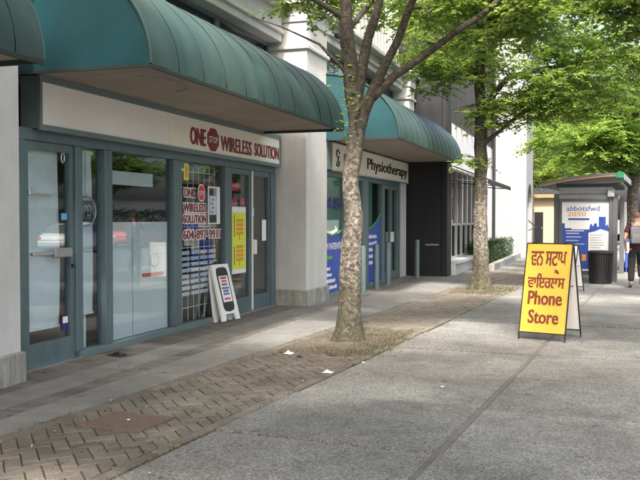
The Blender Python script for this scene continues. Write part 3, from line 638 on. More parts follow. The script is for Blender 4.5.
g = G(); g.sphere((-5.012, 15.47, 1.42), .13, (.02, 1, 1)); g.build('ball_print', M['skyblue'], p); g = G(); g.tube([(-5.013, 15.6, 1.28), (-5.013, 15.9, 1.24), (-5.013, 16.25, 1.3), (-5.013, 16.2, 1.38)], [.02, .04, .035, .015], 6); g.build('hand_print', M['plastic_white'], p)
p = film(18.56, 19.84, 'blue window film with curved top right of the first tree', lambda t: 1.3 + .35*t*t)
for i, ln in enumerate((6, 6, 3, 3, 3)):
    for k in range(ln): bp('small_print', 'printwhite', (-5.0148, -5.0138, 18.8+k*.12, 18.89+k*.12, 1.08-.15*i, 1.08-.15*i+random.choice((.06, .08))), parent=p)
film(16.79, 18.09, 'blue window film mostly hidden behind the first tree', lambda t: 1.2 + .1*t)
M['film_green'] = mat('film_green', (.3, .43, .42), .6, var=.12, vscale=2)
for a, b in ((15.3, 16.65), (16.79, 18.09), (18.56, 19.2)): bp('privacy_panel', M['film_green'], (-5.05, -5.045, a, b, .085, 2.35))

# ---- barrel awnings
def awning(u0, u1, vo, vw, z0, h, label, seams):
    t = thing('barrel_awning', label, 'awning', ((vo+vw)/2, (u0+u1)/2, z0), BLD, 'green barrel awnings over the shops')
    n = 18; prof = [(vw + (vo-vw)*math.cos(R(90*i/n)), z0 + h*math.sin(R(90*i/n))) for i in range(n+1)]
    g = G(); m = int((u1-u0)/.15); rows = []
    for j in range(m+1):
        u = u0 + (u1-u0)*j/m; ph = ((u-u0) / seams) % 1; dp = .012*math.sin(math.pi*ph)
        row = []
        for i, (v, z) in enumerate(prof):
            a = R(90*i/n); dent = .006*noise.noise(Vector((u*1.5, i*.35, vo)))
            row.append(g.bm.verts.new((v + (dp+dent)*math.cos(a), u, z + (dp+dent)*math.sin(a))))
        rows.append(row)
    for j in range(m):
        for i in range(n): g.bm.faces.new((rows[j][i], rows[j+1][i], rows[j+1][i+1], rows[j][i+1]))
    g.build('canopy', M['canopy'], t, smooth=True)
    for u, s_ in ((u0, 1), (u1, -1)):
        g = G(); g.prism([(v, u + s_*.012, z) for v, z in prof] + [(vw, u + s_*.012, z0)], (0, s_*.02, 0)); g.build('end_cap', M['cap'], t)
        g = G(); g.tube([(v + .004, u, z) for v, z in prof], .014, 6); g.build('end_piping', M['canopy'], t)
    k = 1
    while u0 + k*seams < u1 - .1:
        u = u0 + k*seams; g = G(); g.tube([(v + .006*math.cos(R(90*i/n)), u, z + .006*math.sin(R(90*i/n))) for i, (v, z) in enumerate(prof)], .004, 5); g.build('seam', M['seam'], t, smooth=True); k += 1
    g = G(); g.box(vw, vo-.012, u0+.034, u1-.034, z0+.012, z0+.03); g.build('soffit', M['soffit'], t)
    g = G(); g.box(vo-.012, vo+.012, u0, u1, z0-.045, z0-.0005, bevel=.005); g.box(vw, vo-.0125, u0, u0+.03, z0-.03, z0-.0005); g.box(vw, vo-.0125, u1-.03, u1, z0-.03, z0-.0005); g.build('edge_trim', M['dark_trim'], t)
    return t
AW1 = awning(7.05, 13.3, -3.98, -5.48, 2.99, 1.18, 'long green barrel awning over the red-lettered phone shop', .56)
g = G(); g.tube([(-4.6 + .3*math.cos(x), 8.2+.55*math.sin(x), 2.998) for x in [i*.35 - 1.2 for i in range(9)]], .007, 4); g.build('loose_cable', M['plinth'], AW1)
awning(15.2, 22.55, -3.49, -5.04, 3.03, 1.22, 'green barrel awning with teal end over the physiotherapy sign', .56)
awning(-.5, 6.02, -4.4, -5.9, 2.86, 1.2, 'partly seen green barrel awning at the upper left corner', .56)
# wall lamps on the beams
for (v, u, z, lb) in ((-4.86, 15.62, 5.0, 'small black wall lamp on the beam beside the middle pillar'), (-4.66, 22.0, 4.84, 'small black wall lamp near the charcoal wall')):
    p = thing('wall_lamp', lb, 'lamp', (v, u, z), BLD, 'black wall lamps on the upper beam'); bp('bracket', 'black_metal', (v-.06, v-.01, u-.05, u+.05, z, z+.1), parent=p)
    g = G(); g.tube([(v-.01, u, z+.05), (v+.08, u-.03, z+.02), (v+.2, u-.1, z-.03)], [.03, .055, .06], 10); g.build('lamp_head', M['black_metal'], p)

# ---- charcoal and white building beyond
Wb = thing('white_building', 'white building with black window bars and a charcoal end wall', 'building', (-4.5, 28, 0), BLD)
def wp(name, m, *boxes, parent=None, bevel=0):
    g = G()
    for b_ in boxes: g.box(*b_, bevel=bevel)
    return g.build(name, M[m], parent or Wb)
ch = wp('charcoal_wall', 'charcoal', (-9, -3.99, 22.42, 23.05, -.02, 9.5), bevel=.008)
wp('corner_post', 'charcoal', (-3.988, -3.84, 22.40, 23.06, -.02, 9.5), parent=ch, bevel=.008)
for z in (2.97, 6.0): wp('panel_joint', 'black_metal', (-9, -3.992, 22.412, 22.419, z, z+.015), parent=ch)
wp('plaque', 'textgrey', (-4.42, -4.06, 22.405, 22.4195, .82, .86), parent=ch)
wp('plinth_wall', 'white_paint', (-4.3, -3.72, 23.07, 28.9, -.02, .30)); wp('window_ledge', 'white_paint', (-4.3, -3.62, 23.07, 28.95, .301, .40), bevel=.012)
wp('wall', 'white_paint', (-9, -4.1, 23.07, 34.0, 3.0, 4.3)); wp('wall', 'white_paint', (-9, -4.02, 29.0, 34.0, -.02, 2.99)); wp('wall', 'white_paint', (-9, -4.1, 23.07, 34.0, 8.4, 9.2))
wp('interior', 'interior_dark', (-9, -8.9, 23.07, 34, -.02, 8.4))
wp('roof', 'white_paint', (-9.2, -4.1, 23.07, 34, 9.2, 9.3))
us = [23.1 + i*.98 for i in range(7)]
for i, u in enumerate(us): wp('mullion', 'white_paint', (-4.12, -4.0, u-.035, u+.035, .401, 2.99))
for a, b in zip(us[:-1], us[1:]):
    o = wp('window', 'white_paint', (-4.11, -4.02, a+.036, b-.036, 1.33, 1.40)); wp('rail', 'white_paint', (-4.11, -4.02, a+.036, b-.036, 2.9, 2.99), parent=o); wp('rail', 'white_paint', (-4.11, -4.02, a+.036, b-.036, .402, .45), parent=o)
    wp('pane', 'glass_dark', (-4.07, -4.06, a+.036, b-.036, 1.40, 2.9), parent=o); wp('pane', 'glass_dark', (-4.07, -4.06, a+.036, b-.036, .45, 1.33), parent=o)
    for k in (1, 2): wp('glazing_bar', 'black_metal', (-4.1, -4.03, a+(b-a)*k/3-.02, a+(b-a)*k/3+.02, .45, 1.33), parent=o)
us2 = [23.1 + i*1.09 for i in range(11)]
for u in us2: wp('mullion', 'black_metal', (-4.22, -4.02, u-.035, u+.035, 4.301, 8.399))
for a, b in zip(us2[:-1], us2[1:]):
    for z0, z1 in ((4.301, 6.3), (6.36, 8.399)):
        o = wp('window', 'black_metal', (-4.2, -4.1, a+.051, b-.051, z1-.05, z1)); wp('pane', 'glass_sky', (-4.17, -4.16, a+.051, b-.051, z0, z1-.05), parent=o) if 'glass_sky' in M else wp('pane', 'glass_dark', (-4.17, -4.16, a+.051, b-.051, z0, z1-.05), parent=o)
g = G(); g.tube([(-3.95, 33.7, 0), (-3.95, 33.7, 9)], .06, 8); g.build('downpipe', M['black_metal'], Wb)
g = G(); g.tube([(-3.99, 23.2, 3.1), (-3.99, 23.2, 9)], .05, 8); g.build('downpipe', M['black_metal'], Wb)
# white wing with arch
wing = thing('white_wing', 'tall white painted-brick wing with an arched opening in its side', 'building', (-3.4, 35.5, 0), BLD)
def wingp(name, m, g, parent=None): return g.build(name, M[m], parent or wing)
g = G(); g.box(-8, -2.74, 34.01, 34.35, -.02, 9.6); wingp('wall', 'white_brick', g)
for k in range(46):
    g = G(); z = .32 + k*.2; g.box(-3.95, -2.736, 34.004, 34.0095, z, z+.006); wingp('mortar_course', 'plaster_grey', g)
g = G(); prof = [(34.36, 0), (34.36, 9.6), (37.4, 9.6), (37.4, 0), (36.9, 0)] + [(35.75 + 1.15*math.cos(R(a)), 2.0 + .95*math.sin(R(a))) for a in range(0, 181, 12)] + [(34.6, 0)]
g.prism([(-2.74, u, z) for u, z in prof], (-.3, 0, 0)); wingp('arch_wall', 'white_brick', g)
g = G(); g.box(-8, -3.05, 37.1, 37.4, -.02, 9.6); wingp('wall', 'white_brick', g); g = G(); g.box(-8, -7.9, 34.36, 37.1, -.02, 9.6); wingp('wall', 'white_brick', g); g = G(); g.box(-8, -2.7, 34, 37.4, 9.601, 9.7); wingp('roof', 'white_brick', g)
g = G(); g.tube([(-2.72, 34.9, 1.45), (-2.5, 34.9, 1.25), (-2.4, 35.0, 1.2)], .02, 6); g.tube([(-2.72, 34.9, 1.05), (-2.5, 34.9, 1.15), (-2.4, 35.0, 1.2)], .02, 6); wingp('wall_bracket', 'black_metal', g)
# black shed awning
t = thing('black_awning', 'black sloping awning over the windows of the white building', 'awning', (-3.5, 26, 2.5), BLD)
A = [(-4.0, 23.1, 3.02), (-2.85, 23.1, 2.56), (-2.85, 29.0, 2.56), (-4.0, 29.0, 3.02)]
g = G(); g.prism(A, (0, 0, .03)); g.build('sheet', M['black_metal'], t); g = G(); g.box(-2.87, -2.84, 23.1, 29, 2.47, 2.559); g.build('edge', M['black_metal'], t)
for u in (23.15, 26, 28.95): g = G(); g.tube([(-4.0, u, 2.6), (-2.88, u, 2.52)], .018, 6); g.build('strut', M['black_metal'], t)
g = G(); g.box(-3.11, -2.93, 25.2, 33.9, -.02, .2, bevel=.012); g.build('planter_wall', M['plinth'], None, 'low grey planter wall in front of the clipped hedge', 'wall', frame=BLD)
G().box(-3.99, -3.115, 29.05, 33.9, -.02, .13).build('planter_soil', M['soil'], kind='structure', frame=BLD)

# far end of the pavement
fb = thing('beige_building', 'beige far building with a dark doorway seen past the white wing', 'building', (-10, 52, -.3))
def fp(name, m, *boxes, parent=None):
    g = G()
    for b_ in boxes: g.box(*b_)
    return g.build(name, M[m], parent or fb)
fp('wall', 'beige', (-16, -3.2, 52, 60, -.3, 2.75)); fp('roof', 'wood', (-16.3, -2.9, 51.6, 60.4, 2.751, 2.95)); d = fp('door', 'black', (-7.4, -6.9, 51.95, 51.999, -.3, 1.9)); fp('handle', 'aluminium', (-6.99, -6.95, 51.9, 51.949, .9, 1.0), parent=d)
for x in (-6.2, -5.5, -4.8): fp('pilaster', 'wood', (x, x+.06, 51.94, 51.999, -.3, 2.75))
G().box(-30, 1, 60.5, 200, -.3, .0).build('far_ground', M['earth'], kind='structure')

# ================================================================== TREES
def leaves_mesh(name, P, D, Nn, L, tint, m, wid=.3):
    n = len(P); D = D/np.linalg.norm(D, axis=1)[:,None]; Sd = np.cross(D, Nn); Sd /= np.linalg.norm(Sd, axis=1)[:,None]+1e-9; Up = np.cross(Sd, D); L = L[:,None]
    V = np.empty((n, 6, 3), 'f')
    V[:,0] = P; V[:,1] = P + D*L*.38 + Sd*L*wid + Up*L*.07; V[:,2] = P + D*L*.72 + Sd*L*wid*.72 + Up*L*.03; V[:,3] = P + D*L - Up*L*.08; V[:,4] = P + D*L*.72 - Sd*L*wid*.72 + Up*L*.03; V[:,5] = P + D*L*.38 - Sd*L*wid + Up*L*.07
    b = np.arange(n)[:,None]*6
    F = np.concatenate([b+np.array([0,1,2,3]), b+np.array([0,3,4,5])], 1).reshape(-1, 4)
    me = bpy.data.meshes.new(name); me.vertices.add(n*6); me.vertices.foreach_set('co', V.ravel())
    nf = len(F); me.loops.add(nf*4); me.loops.foreach_set('vertex_index', F.ravel().astype('i')); me.polygons.add(nf); me.polygons.foreach_set('loop_start', (np.arange(nf)*4).astype('i')); me.polygons.foreach_set('loop_total', np.full(nf, 4, 'i'))
    a = me.attributes.new('tint', 'FLOAT', 'POINT'); a.data.foreach_set('value', np.repeat(tint, 6).astype('f')); me.update(calc_edges=True); me.materials.append(m); return me
def make_tree(name, label, loc, stems, crowns, seed, m='leaf', leaf=.085, tw=7, per=11, group=None, sprouts=(), sag=.35, twl=(.35, .6), dense_twig=True):
    rng = random.Random(seed); nr = np.random.default_rng(seed)
    t = thing(name, label, 'tree', loc, group=group); base = Vector(loc)
    g = G(); samples = []
    for st in stems:                       # st: [(x,y,z,r), ...] relative to the base
        # densify
        pts = []; 
        for (p, q) in zip(st[:-1], st[1:]):
            n = max(2, int((Vector(q[:3])-Vector(p[:3])).length/.08))
            for i in range(n): f = i/n; pts.append((Vector(p[:3]).lerp(Vector(q[:3]), f), p[3]+(q[3]-p[3])*f))
        pts.append((Vector(st[-1][:3]), st[-1][3]))
        k = 0 if st[0][2] < .3 else 1
        P = [p + Vector((noise.noise(p*1.7+Vector((seed,0,0))), noise.noise(p*1.7+Vector((0,seed,9))), 0))*(.05 if p.z > .5 else 0) for p, r in pts]
        g.tube([p + base for p in P], [r for p, r in pts], 28 if st[0][3] > .1 else 9, jit=.16)
        samples += [(p, r) for p, (_, r) in zip(P, pts) if p.z > 2.2]
    cl = []
    for (c, rad, n) in crowns:
        k = 0; tries = 0
        while k < n and tries < n*30:
            tries += 1
            d = Vector((rng.gauss(0,1), rng.gauss(0,1), rng.gauss(0,1))).normalized()*(rng.random()**.42)
            p = Vector((c[0]+d.x*rad[0], c[1]+d.y*rad[1], c[2]+d.z*rad[2]))
            if noise.noise((p+base)*.55 + Vector((seed*3.1, 0, 0))) < -.16: continue
            cl.append(p); k += 1
    SP = [s_[0] for s_ in samples]; SR = [s_[1] for s_ in samples]
    arr = np.array([tuple(p) for p in SP]); cl.sort(key=lambda p: np.min(np.sum((arr - np.array(p))**2, 1)))
    br = G(); LP = []; LD = []; LT = []; LL = []
    arr = list(map(tuple, arr)); rad = list(SR); A_ = np.array(arr)
    for c in cl:
        dv = A_ - np.array(c); d2 = np.sum(dv**2, 1) + np.where(dv[:,2] > .1, 2.0, 0); i = int(np.argmin(d2)); s0 = Vector(A_[i]); L = (c - s0).length
        if L > .1:
            mid = s0.lerp(c, .5) + Vector((rng.uniform(-.12,.12), rng.uniform(-.12,.12), .14*L)); r0 = min(rad[i]*.6, .012+.012*L)
            q = [s0, s0.lerp(mid, .5)+Vector((0,0,.03*L)), mid, mid.lerp(c, .55)+Vector((0,0,.04*L)), c]
            rr = [r0, r0*.85, r0*.7, r0*.5, .004]
            br.tube([p + base for p in q], rr, 5, cap=False)
            A_ = np.concatenate([A_, np.array([tuple(x) for x in q[1:4]])]); rad += rr[1:4]
        ct = min(1, max(0, rng.gauss(.5, .17)))
        for k in range(tw):
            an = rng.uniform(0, 2*math.pi); ln = rng.uniform(*twl); el = rng.uniform(-.45, .4)
            d = Vector((math.cos(an)*math.cos(el), math.sin(an)*math.cos(el), math.sin(el)))
            e = c + d*ln + Vector((0, 0, -sag*ln*ln))
            m_ = c + d*ln*.5
            if dense_twig: br.tube([c+base, m_+base, e+base], [.0045, .0035, .0015], 3, cap=False)
            for j in range(per):
                f = .12 + .88*(j+rng.random()*.6)/per; p = c + d*ln*f + Vector((0, 0, -sag*ln*ln*f*f))
                sgn = 1 if j % 2 else -1; b2 = an + sgn*rng.uniform(.5, 1.2)
                LP.append((p.x, p.y, p.z)); LD.append((math.cos(b2), math.sin(b2), rng.uniform(-.75, .15))); LT.append(min(1, max(0, ct + rng.gauss(0, .16)))); LL.append(leaf*rng.uniform(.65, 1.2))
    for (p, n, sp) in sprouts:
        for k in range(n):
            LP.append((p[0]+rng.gauss(0, sp), p[1]+rng.gauss(0, sp), p[2]+rng.gauss(0, sp*1.6))); a = rng.uniform(0, 6.28); LD.append((math.cos(a), math.sin(a), rng.uniform(-.4, .5))); LT.append(rng.uniform(.5, 1)); LL.append(leaf*rng.uniform(.5, .9))
    g.build('trunk', M['bark'], t, smooth=True)
    if len(br.bm.verts): br.build('branches', M['bark'], t, smooth=True, kind='stuff')
    n = len(LP); Nn = nr.normal(0, .38, (n, 3)); Nn[:,2] += 1; Nn /= np.linalg.norm(Nn, axis=1)[:,None]
    me = leaves_mesh('crown', np.array(LP)+np.array(tuple(base)), np.array(LD), Nn, np.array(LL), np.array(LT), M[m]); link_mesh(me, 'crown', t, kind='stuff')
    return t
TG = 'street trees along the pavement'
flare = lambda r, lean=(0, 0): [(0, 0, -.06, r*2.0), (lean[0]*.02, 0, .05, r*1.65), (lean[0]*.05, 0, .17, r*1.35), (lean[0]*.1, 0, .42, r*1.1), (lean[0]*.3, lean[1]*.3, 1.2, r*.9), (lean[0]*.6, lean[1]*.6, 2.1, r*.8)]
# first tree: forked stem with four limbs
T1 = make_tree('street_tree', 'nearest street tree with pale blotched forked trunk in front of the shops', (-3.717, 10.02, 0), [
    flare(.132, (.1, 0)) + [(.1, 0, 2.75, .105), (.07, -.02, 3.1, .095), (-.03, -.05, 4.3, .075), (-.1, .1, 5.6, .05), (-.05, .1, 7, .02)],
    [(.09, 0, 2.85, .09), (.16, .05, 3.3, .07), (.26, .1, 3.8, .058), (.42, .15, 4.5, .05), (.7, .3, 5.8, .03), (.9, .5, 6.8, .015)],
    [(.1, 0, 2.65, .1), (.3, -.03, 3.0, .075), (.47, -.05, 3.35, .06), (.68, -.08, 3.75, .05), (.88, -.1, 4.2, .042), (1.2, -.2, 5.2, .028), (1.6, -.4, 6.3, .012)],
    [(.33, -.03, 3.02, .06), (.6, 0, 3.3, .052), (1.05, .02, 3.58, .045), (1.65, .03, 3.93, .036), (2.3, .1, 4.5, .024), (2.9, .2, 5.0, .012)],
    [(-.0, -.04, 3.35, .03), (-.35, -.12, 3.72, .016), (-.8, -.25, 3.95, .009), (-1.2, -.3, 4.1, .004)],
    [(-.0, -.04, 4.0, .04), (-.6, -.5, 4.4, .03), (-1.3, -.9, 4.9, .02), (-1.9, -1.1, 5.3, .01)],
    [(0, .05, 3.9, .04), (.1, 1.0, 4.7, .03), (.2, 2.0, 5.3, .015)],
  ], [((.4, .2, 5.9), (2.6, 2.8, 1.7), 220), ((1.1, .5, 4.2), (1.1, 1.3, .5), 30), ((-.5, .3, 4.5), (.8, 1.0, .35), 14), ((-.9, -.25, 4.0), (.5, .4, .16), 7), ((1.7, 1.6, 4.6), (1.3, 1.3, .8), 60)], 3, group=TG,
  sprouts=(((.08, -.1, 2.9), 60, .1), ((0, -.08, 3.3), 40, .09), ((-.02, .0, 2.7), 20, .08)))
# second tree
T2 = make_tree('street_tree', 'second street tree, between the nearest tree and the bus shelter', (-3.714, 18.22, 0), [
    flare(.165, (-.03, 0)) + [(-.02, 0, 3.0, .13), (-.03, 0, 4.0, .115), (-.05, 0, 5.2, .085), (0, .1, 6.6, .05), (.1, .1, 8, .02)],
    [(-.0, 0, 3.75, .09), (.2, 0, 4.1, .07), (.58, .05, 4.55, .055), (1.2, .1, 4.66, .045), (2.2, .2, 4.78, .03), (3.2, .4, 5.0, .012)],
    [(0, 0, 3.1, .06), (.4, -.1, 3.4, .04), (.9, -.2, 3.75, .03), (1.8, -.4, 3.9, .015)],
    [(-.03, 0, 4.5, .06), (-.6, .3, 5.2, .045), (-1.4, .6, 5.9, .02)],
    [(-.03, 0, 5.0, .06), (.9, -.3, 5.9, .04), (1.9, -.6, 6.6, .015)],
    [(0, 0, 4.2, .05), (.2, -.9, 4.9, .04), (.4, -2, 5.5, .02)],
  ], [((.3, .1, 6.2), (2.9, 3.0, 1.9), 280), ((1.6, .2, 4.6), (1.8, 1.7, .8), 120), ((-.8, -.3, 4.7), (.9, .9, .55), 34), ((.6, -.2, 3.75), (.9, .9, .4), 26), ((1.7, -.3, 3.9), (1.0, .9, .4), 34), ((.1, -.2, 2.75), (.45, .2, .12), 3)], 8, group=TG,
  sprouts=(((.05, -.15, 2.7), 14, .08), ((-.1, -.15, 2.4), 10, .08)))
# third tree: dense, low crown behind the bus shelter
T3 = make_tree('street_tree', 'dense low-crowned street tree rising behind the bus shelter', (-.95, 26.4, 0), [
    flare(.19) + [(0, 0, 2.6, .15), (0, 0, 4, .12), (.1, 0, 6, .07), (0, .1, 8, .02)],
    [(0, 0, 2.4, .09), (-.7, -.4, 3.2, .06), (-1.6, -.8, 3.9, .03), (-2.4, -1, 4.4, .012)],
    [(0, 0, 2.7, .08), (.7, -.5, 3.5, .05), (1.5, -.9, 4.3, .02)],
    [(0, 0, 3.5, .07), (-.3, -1.1, 4.4, .04), (-.5, -2, 5.2, .015)],
    [(0, 0, 3.7, .07), (-.8, .9, 4.9, .04), (-1.4, 1.6, 5.8, .015)],
  ], [((-.2, -.2, 5.3), (3.0, 2.9, 2.2), 400), ((-1.2, -1.2, 3.7), (1.6, 1.2, .8), 130), ((.6, -.9, 3.6), (1.0, 1.0, .8), 60), ((-.3, .2, 3.1), (1.2, .8, .4), 22)], 21, m='leaf_far', leaf=.1, group=TG, dense_twig=False)
def dup(src, loc, rz, label, sc=1, group=TG):
    o = copy_tree(src); o.location = loc; o.rotation_euler = (0, 0, rz); o.scale = (sc,)*3; o['label'] = label; o['group'] = group; return o
dup(T2, (-3.717, 1.75, 0), 2.2, 'street tree of the same row standing behind the viewpoint')
dup(T2, (.7, -2.6, 0), 1.1, 'kerbside tree added behind the viewpoint to shade the slabs', 1.1)  # invented tree, its crown throws shade over the nearest slabs
dup(T1, (1.25, 9.3, 0), 1.9, 'kerbside tree added outside the right edge to shade the yellow board', .95)  # made-up tree, put here to darken the pavement round the board
dup(T1, (.85, 16.2, 0), 5.3, 'kerbside tree added outside the right edge for shade, level with the second tree', 1.0)  # made-up tree that keeps direct sun off the pavement near the shelter
dup(T2, (.78, 3.0, 0), 4.0, 'kerbside tree added just right of the view to shade the slabs', 1.12)  # added for its dappled shade on the foreground
dup(T3, (-3.4, 40.5, 0), .8, 'far street tree beyond the white wing', 1.05)
dup(T2, (-6.8, 46.5, 0), 4.1, 'far tree in front of the beige building', 1.0)
dup(T3, (-9.5, 62, 0), 1.6, 'left tree behind the beige building', 1.3)
dup(T3, (-4.6, 63, 0), 3.6, 'middle tree behind the beige building', 1.3)
dup(T3, (.4, 62, 0), 5.1, 'right tree behind the beige building', 1.3)
dup(T3, (-1.2, 50, 0), 2.6, 'farthest tree at the end of the pavement', 1.2)
for i, (x, y, r) in enumerate(((16.5, 22, .3), (17, 29, 1.7), (16.3, 36, 3.1), (17.2, 43, 4.4), (16.6, 51, 5.5))):
    dup(T3, (x, y, 0), r, ('first', 'second', 'third', 'fourth', 'fifth')[i] + ' tree of the row across the road, counted from the near end', 1.25, 'trees across the road')
def hedge(name, label, frame, x0, x1, y0, y1, z0, z1, n, seed, m='leaf_hedge', leaf=.05, top=.04):
    nr = np.random.default_rng(seed); t = thing(name, label, 'hedge', ((x0+x1)/2, (y0+y1)/2, z0), frame)
    g = G(); k = max(3, int((y1-y0)/.5))
    for i in range(k):
        y = y0 + (y1-y0)*(i+.5)/k; g.tube([((x0+x1)/2, y, z0-.05), ((x0+x1)/2+.05, y+.05, z0+(z1-z0)*.8)], [.02, .008], 5)
    g.build('stems', M['bark'], t)
    P = nr.random((n, 3)); f = nr.integers(0, 5, n); P[f == 0, 0] = 1; P[f == 1, 0] = 0; P[f == 2, 2] = 1; P[f == 3, 1] = 0
    P = P*np.array([x1-x0, y1-y0, z1-z0]) + np.array([x0, y0, z0]); P[:,2] += top*np.sin(P[:,1]*3.1)+top*np.sin(P[:,1]*7.7+1); P += nr.normal(0, .03, P.shape)
    D = nr.normal(0, 1, (n, 3)); Nn = nr.normal(0, .6, (n, 3)); Nn[:,2] += .8; Nn /= np.linalg.norm(Nn, axis=1)[:,None]
    me = leaves_mesh('foliage', P, D, Nn, nr.uniform(.6, 1.3, n)*leaf, np.clip(nr.normal(.45, .22, n), 0, 1), M[m]); link_mesh(me, 'foliage', t, kind='stuff'); return t
hedge('clipped_hedge', 'clipped dark green hedge behind the low planter wall', BLD, -3.9, -3.2, 26.5, 33.5, .12, .72, 9000, 5)
hedge('roadside_hedge', 'long green hedge on the far side of the road', WORLD, 13.8, 15.2, 15, 60, -.02, 1.9, 16000, 6, leaf=.16, top=.1)
# grass round the trees
def grass(label, cx, cy, rx_, ry_, n, seed, pit):
    nr = np.random.default_rng(seed); P = []
    while len(P) < n:
        x, y = nr.normal(cx, rx_), nr.normal(cy, ry_)
        if pit[0]-.15 < x < pit[1]+.2 and pit[2]-.2 < y < pit[3]+.25 and math.hypot(x+3.717, y-cy_t) > .2 and noise.noise(Vector((x*3, y*3, 2))) > -.12: P.append((x, y, -.012))
    P = np.array(P); D = nr.normal(0, .9, (n, 3)); D[:,2] = 1; Nn = nr.normal(0, 1, (n, 3)); Nn[:,2] *= .2
    me = leaves_mesh('grass_tuft', P, D, Nn, nr.uniform(.02, .065, n), np.clip(nr.normal(.55, .25, n), 0, 1), M['grass'], wid=.05)
    link_mesh(me, 'grass', None, label, 'grass', None, 'stuff')
cy_t = 10.02; grass('yellowing grass round the foot of the nearest tree', -3.5, 10.05, .26, .6, 2200, 1, PIT[0])
cy_t = 18.22; grass('yellowing grass round the foot of the second tree', -3.55, 18.1, .3, .6, 2200, 2, PIT[1])
nr = np.random.default_rng(9); n = 1500; P = np.stack([nr.choice([-3.062, -4.368, -3.5, -3.9], n, p=[.45, .3, .15, .1]) + nr.normal(0, .012, n), nr.choice(nr.uniform(4, 24, 40), n) + nr.normal(0, .12, n), np.full(n, -.012)], 1)
D = nr.normal(0, .7, (n, 3)); D[:,2] = 1; Nn = nr.normal(0, 1, (n, 3)); me = leaves_mesh('weeds', P, D, Nn, nr.uniform(.012, .04, n), np.clip(nr.normal(.4, .25, n), 0, 1), M['grass'], wid=.1); link_mesh(me, 'joint_weeds', None, 'small weeds growing in the joints of the brown pavers', 'weeds', None, 'stuff')
# leaf litter and grit
n = 420; P = np.stack([nr.choice([-3.08, -3.4, -4.2, -5.1], n, p=[.3, .35, .25, .1]) + nr.normal(0, .22, n), nr.uniform(4, 20, n), np.full(n, .008)], 1)
D = nr.normal(0, 1, (n, 3)); D[:,2] *= .1; Nn = nr.normal(0, .25, (n, 3)); Nn[:,2] += 1
M['litter_leaf'] = leaf_mat('litter_leaf', (.09, .05, .03), (.2, .14, .08), (.42, .36, .22), .1)
me = leaves_mesh('litter', P, D, Nn, nr.uniform(.015, .045, n), nr.random(n), M['litter_leaf'], wid=.3); link_mesh(me, 'fallen_leaves', None, 'scattered dry leaf bits and petals on the pavers', 'leaves', None, 'stuff')

# ================================================================== STREET FURNITURE
def aframe_tf(loc, rz): return Matrix.Translation(loc) @ Matrix.Rotation(rz, 4, 'Z')
def aframe(label, loc, rz, wd, ht, spread, face, back, leg=.09):
    """folding A-board: two leaning framed panels hinged at the top; local x along the board, y backwards"""
    t = thing('sandwich_board', label, 'sign', loc, rz=rz); ORG[t] = Vector((0, 0, 0))
    h = ht; a = math.atan2(spread/2, h)
    for s_ in (-1, 1):
        mm = Matrix.Translation((0, s_*.012, h)) @ Matrix.Rotation(s_*a, 4, 'X') @ Matrix.Translation((0, 0, -h/math.cos(a)))
        H = h/math.cos(a); g = G(); f = .012
        for x in (-wd/2, wd/2-f): g.box(x, x+f, -.012, .012, 0, H, m=mm)
        for z in (leg, H-f): g.box(-wd/2+f, wd/2-f, -.012, .012, z, z+f, m=mm)
        fr = g.build('frame', M['black_metal'], t)
        g = G(); g.box(-wd/2+f+.001, wd/2-f-.001, -.006, .006, leg+f+.001, H-f-.001, m=mm); pn = g.build('panel', face if s_ < 0 else back, t)
    g = G(); g.tube([(wd/2-.05, -spread*.23, h*.55), (wd/2-.05, spread*.23, h*.55)], .006, 6); g.build('stay', M['black_metal'], t)
    for x in (-wd/3, wd/3):
        g = G(); g.box(x-.03, x+.03, -.03, .03, h-.004, h+.012); g.build('hinge', M['black_metal'], t)
    mm = Matrix.Translation((0, -.012, h)) @ Matrix.Rotation(-a, 4, 'X') @ Matrix.Translation((0, -.006, -h/math.cos(a)))
    return t, mm
rz = math.atan2(10.9-11.03, .595)
# front face turned to the camera: local -y faces the viewer
t, mm = aframe('yellow sandwich board with red Punjabi and English lettering in the middle of the pavement', (-1.40, 11.27, 0), rz, .61, 1.225, .62, M['yellow'], M['plastic_white'])
def onface(s, x, z, wd, h, bold=.012, hv=.02):
    o = mm @ Vector((x, -.002, z)); rt = (mm.to_3x3() @ Vector((1, 0, 0))); up = (mm.to_3x3() @ Vector((0, 0, 1)))
    return text(s, 'lettering', M['brightred_sign'], t, o, rt, up, wd, h, bold, .002, align='C', heavy=hv)
M['brightred_sign'] = mat('brightred_sign', (.15, .026, .012), .5)
onface('ਵਨ ਸਟਾਪ', 0.0, .965, .47, .19, .012)
onface('ਵਾਇਰਲਸ', -.005, .675, .49, .19, .012)
onface('ੈ', .122, .858, .065, .06, .01, .02)
onface('Phone', 0.0, .455, .45, .18, .012, .026)
onface('Store', 0.0, .215, .40, .175, .012, .026)
t2, mm2 = aframe('smaller white-panelled sandwich board half hidden behind the yellow one', (-2.0, 18.75, 0), R(-28), .6, .97, .4, M['plastic_white'], M['plastic_white'])
